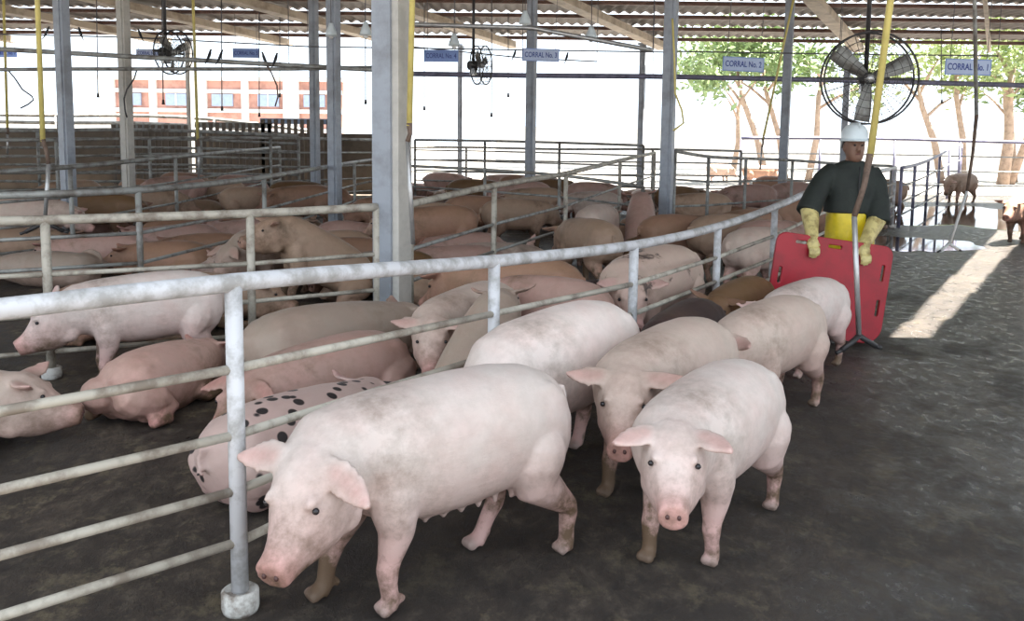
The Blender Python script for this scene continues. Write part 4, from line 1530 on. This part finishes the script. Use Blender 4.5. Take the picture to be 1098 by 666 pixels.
# jacket
j = G()
j.rings([bodyring(z, y, rx, f, k) for z, y, rx, f, k in ((1.03, 0, .215, .150, .140), (1.06, 0, .212, .150, .14), (1.20, 0, .205, .145, .135), (1.31, .01, .212, .135, .13), (1.375, .012, .195, .115, .115), (1.415, .012, .135, .095, .095), (1.445, .005, .075, .072, .075))])
for S0, E0, sd in ((LS, LE, -1), (RS, RE, 1)):
    e = E0.lerp(S0, -.10)
    j.tube([S0 + Vector((-.03 * sd, 0, .0)), S0.lerp(E0, .25) + Vector((.012 * sd, 0, .0)), S0.lerp(E0, .6) + Vector((.012 * sd, 0, 0)), e], [.075, .082, .088, .095], 14)
jm = fuse(j.v, j.f, 'jacket', .012, 3)
link_mesh('jacket', jm, M_jacket, man)
G().tube([(-.0, -.15, 1.40), (0, -.153, 1.30), (0, -.156, 1.18), (0, -.158, 1.06)], .006, 6).build('zip', M_black, man)
# yellow waterproof apron and trousers
ap = G()
ap.rings([bodyring(z, y, rx, f, k) for z, y, rx, f, k in ((.30, 0, .20, .13, .10), (.55, 0, .198, .135, .11), (.80, 0, .195, .145, .12), (.98, 0, .19, .145, .13), (1.05, 0, .188, .14, .13))])
link_mesh('apron', fuse(ap.v, ap.f, 'apron', .014, 2), M_apron, man)
for sd in (1, -1):
    bt = G()
    bt.rings([bodyring(z, .012, r, r, r, sd * .108) for z, r in ((.36, .085), (.25, .078), (.12, .066), (.07, .062))])
    bt.tube([(sd * .108, .05, .055), (sd * .115, -.05, .055), (sd * .125, -.15, .045), (sd * .128, -.19, .035)], [.05, .055, .05, .03], 12)
    bt.box((sd * .118, -.06, .012), (.10, .27, .024))
    link_mesh('boot', fuse(bt.v, bt.f, 'boot', .011, 3), M_boot, man)
# long rubber gloves with five fingers closed over the board's edge
for E0, H0, sd in ((LE, LH, -1), (RE, RH, 1)):
    g = G()
    a = E0.lerp(H0, .02)
    g.tube([a, E0.lerp(H0, .35), E0.lerp(H0, .7), H0], [.072, .064, .052, .046], 14)
    pm = H0 + Vector((0, -.018, -.035))
    g.ball(pm, (.047, .030, .05), 14)
    for i, L in enumerate((.062, .072, .068, .052)):
        x = (i - 1.5) * .0215
        k0 = pm + Vector((x, -.012, -.025))
        g.tube([k0, k0 + Vector((0, -.030, -.012)), k0 + Vector((0, -.036, -.012 - L * .55)), k0 + Vector((0, -.022, -.012 - L))], [.0125, .012, .0112, .009], 8)
    tk = pm + Vector((-sd * .040, .004, -.005))
    g.tube([tk, tk + Vector((-sd * .022, .012, -.026)), tk + Vector((-sd * .022, .016, -.062))], [.015, .0135, .010], 8)
    link_mesh('glove', fuse(g.v, g.f, 'glove', .0062, 2), M_glove, man)

# ------------------------------------------------------------------ the red board
def board():
    bw, bh, rt, rb = .445, .375, .07, .13
    cu = bpy.data.curves.new('b', 'CURVE')
    cu.dimensions = '2D'
    cu.fill_mode = 'BOTH'
    cu.extrude = .011
    cu.bevel_depth = .006
    cu.bevel_resolution = 2

    def poly(pts):
        sp = cu.splines.new('POLY')
        sp.points.add(len(pts) - 1)
        for q, p in zip(sp.points, pts):
            q.co = (p[0], p[1], 0, 1)
        sp.use_cyclic_u = True

    def rr(cx, cy, hw, hh_, rs, n=7):
        out = []
        for (sx, sy), r, a0 in zip(((1, 1), (-1, 1), (-1, -1), (1, -1)), rs, (0, 90, 180, 270)):
            for k in range(n + 1):
                a = R_(a0 + 90 * k / n)
                out.append((cx + sx * (hw - r) + r * math.cos(a), cy + sy * (hh_ - r) + r * math.sin(a)))
        return out
    poly(rr(0, 0, bw, bh, (rt, rt, rb, rb)))
    poly(rr(.0, bh - .055, .058, .018, (.016,) * 4))
    poly(rr(-.26, bh - .055, .05, .018, (.016,) * 4))
    poly(rr(bw - .055, .17, .018, .068, (.016,) * 4))
    poly(rr(bw - .055, -.10, .018, .068, (.016,) * 4))
    poly(rr(-bw + .055, .05, .018, .068, (.016,) * 4))
    ob = bpy.data.objects.new('b', cu)
    C.objects.link(ob)
    dg = bpy.context.evaluated_depsgraph_get()
    me = bpy.data.meshes.new_from_object(ob.evaluated_get(dg))
    bpy.data.objects.remove(ob)
    return me


bme = board()
bme.materials.clear()
bme.materials.append(M_red)
bo = bpy.data.objects.new('sorting_board', bme)
C.objects.link(bo)
bc = aty(888, 309, 6.71)
bo.matrix_world = Matrix.Translation(bc) @ Matrix.Rotation(R_(7.5), 4, 'Y') @ Matrix.Rotation(R_(86), 4, 'X')
tag(bo, 'red plastic sorting board with hand slots held by the worker', 'board')
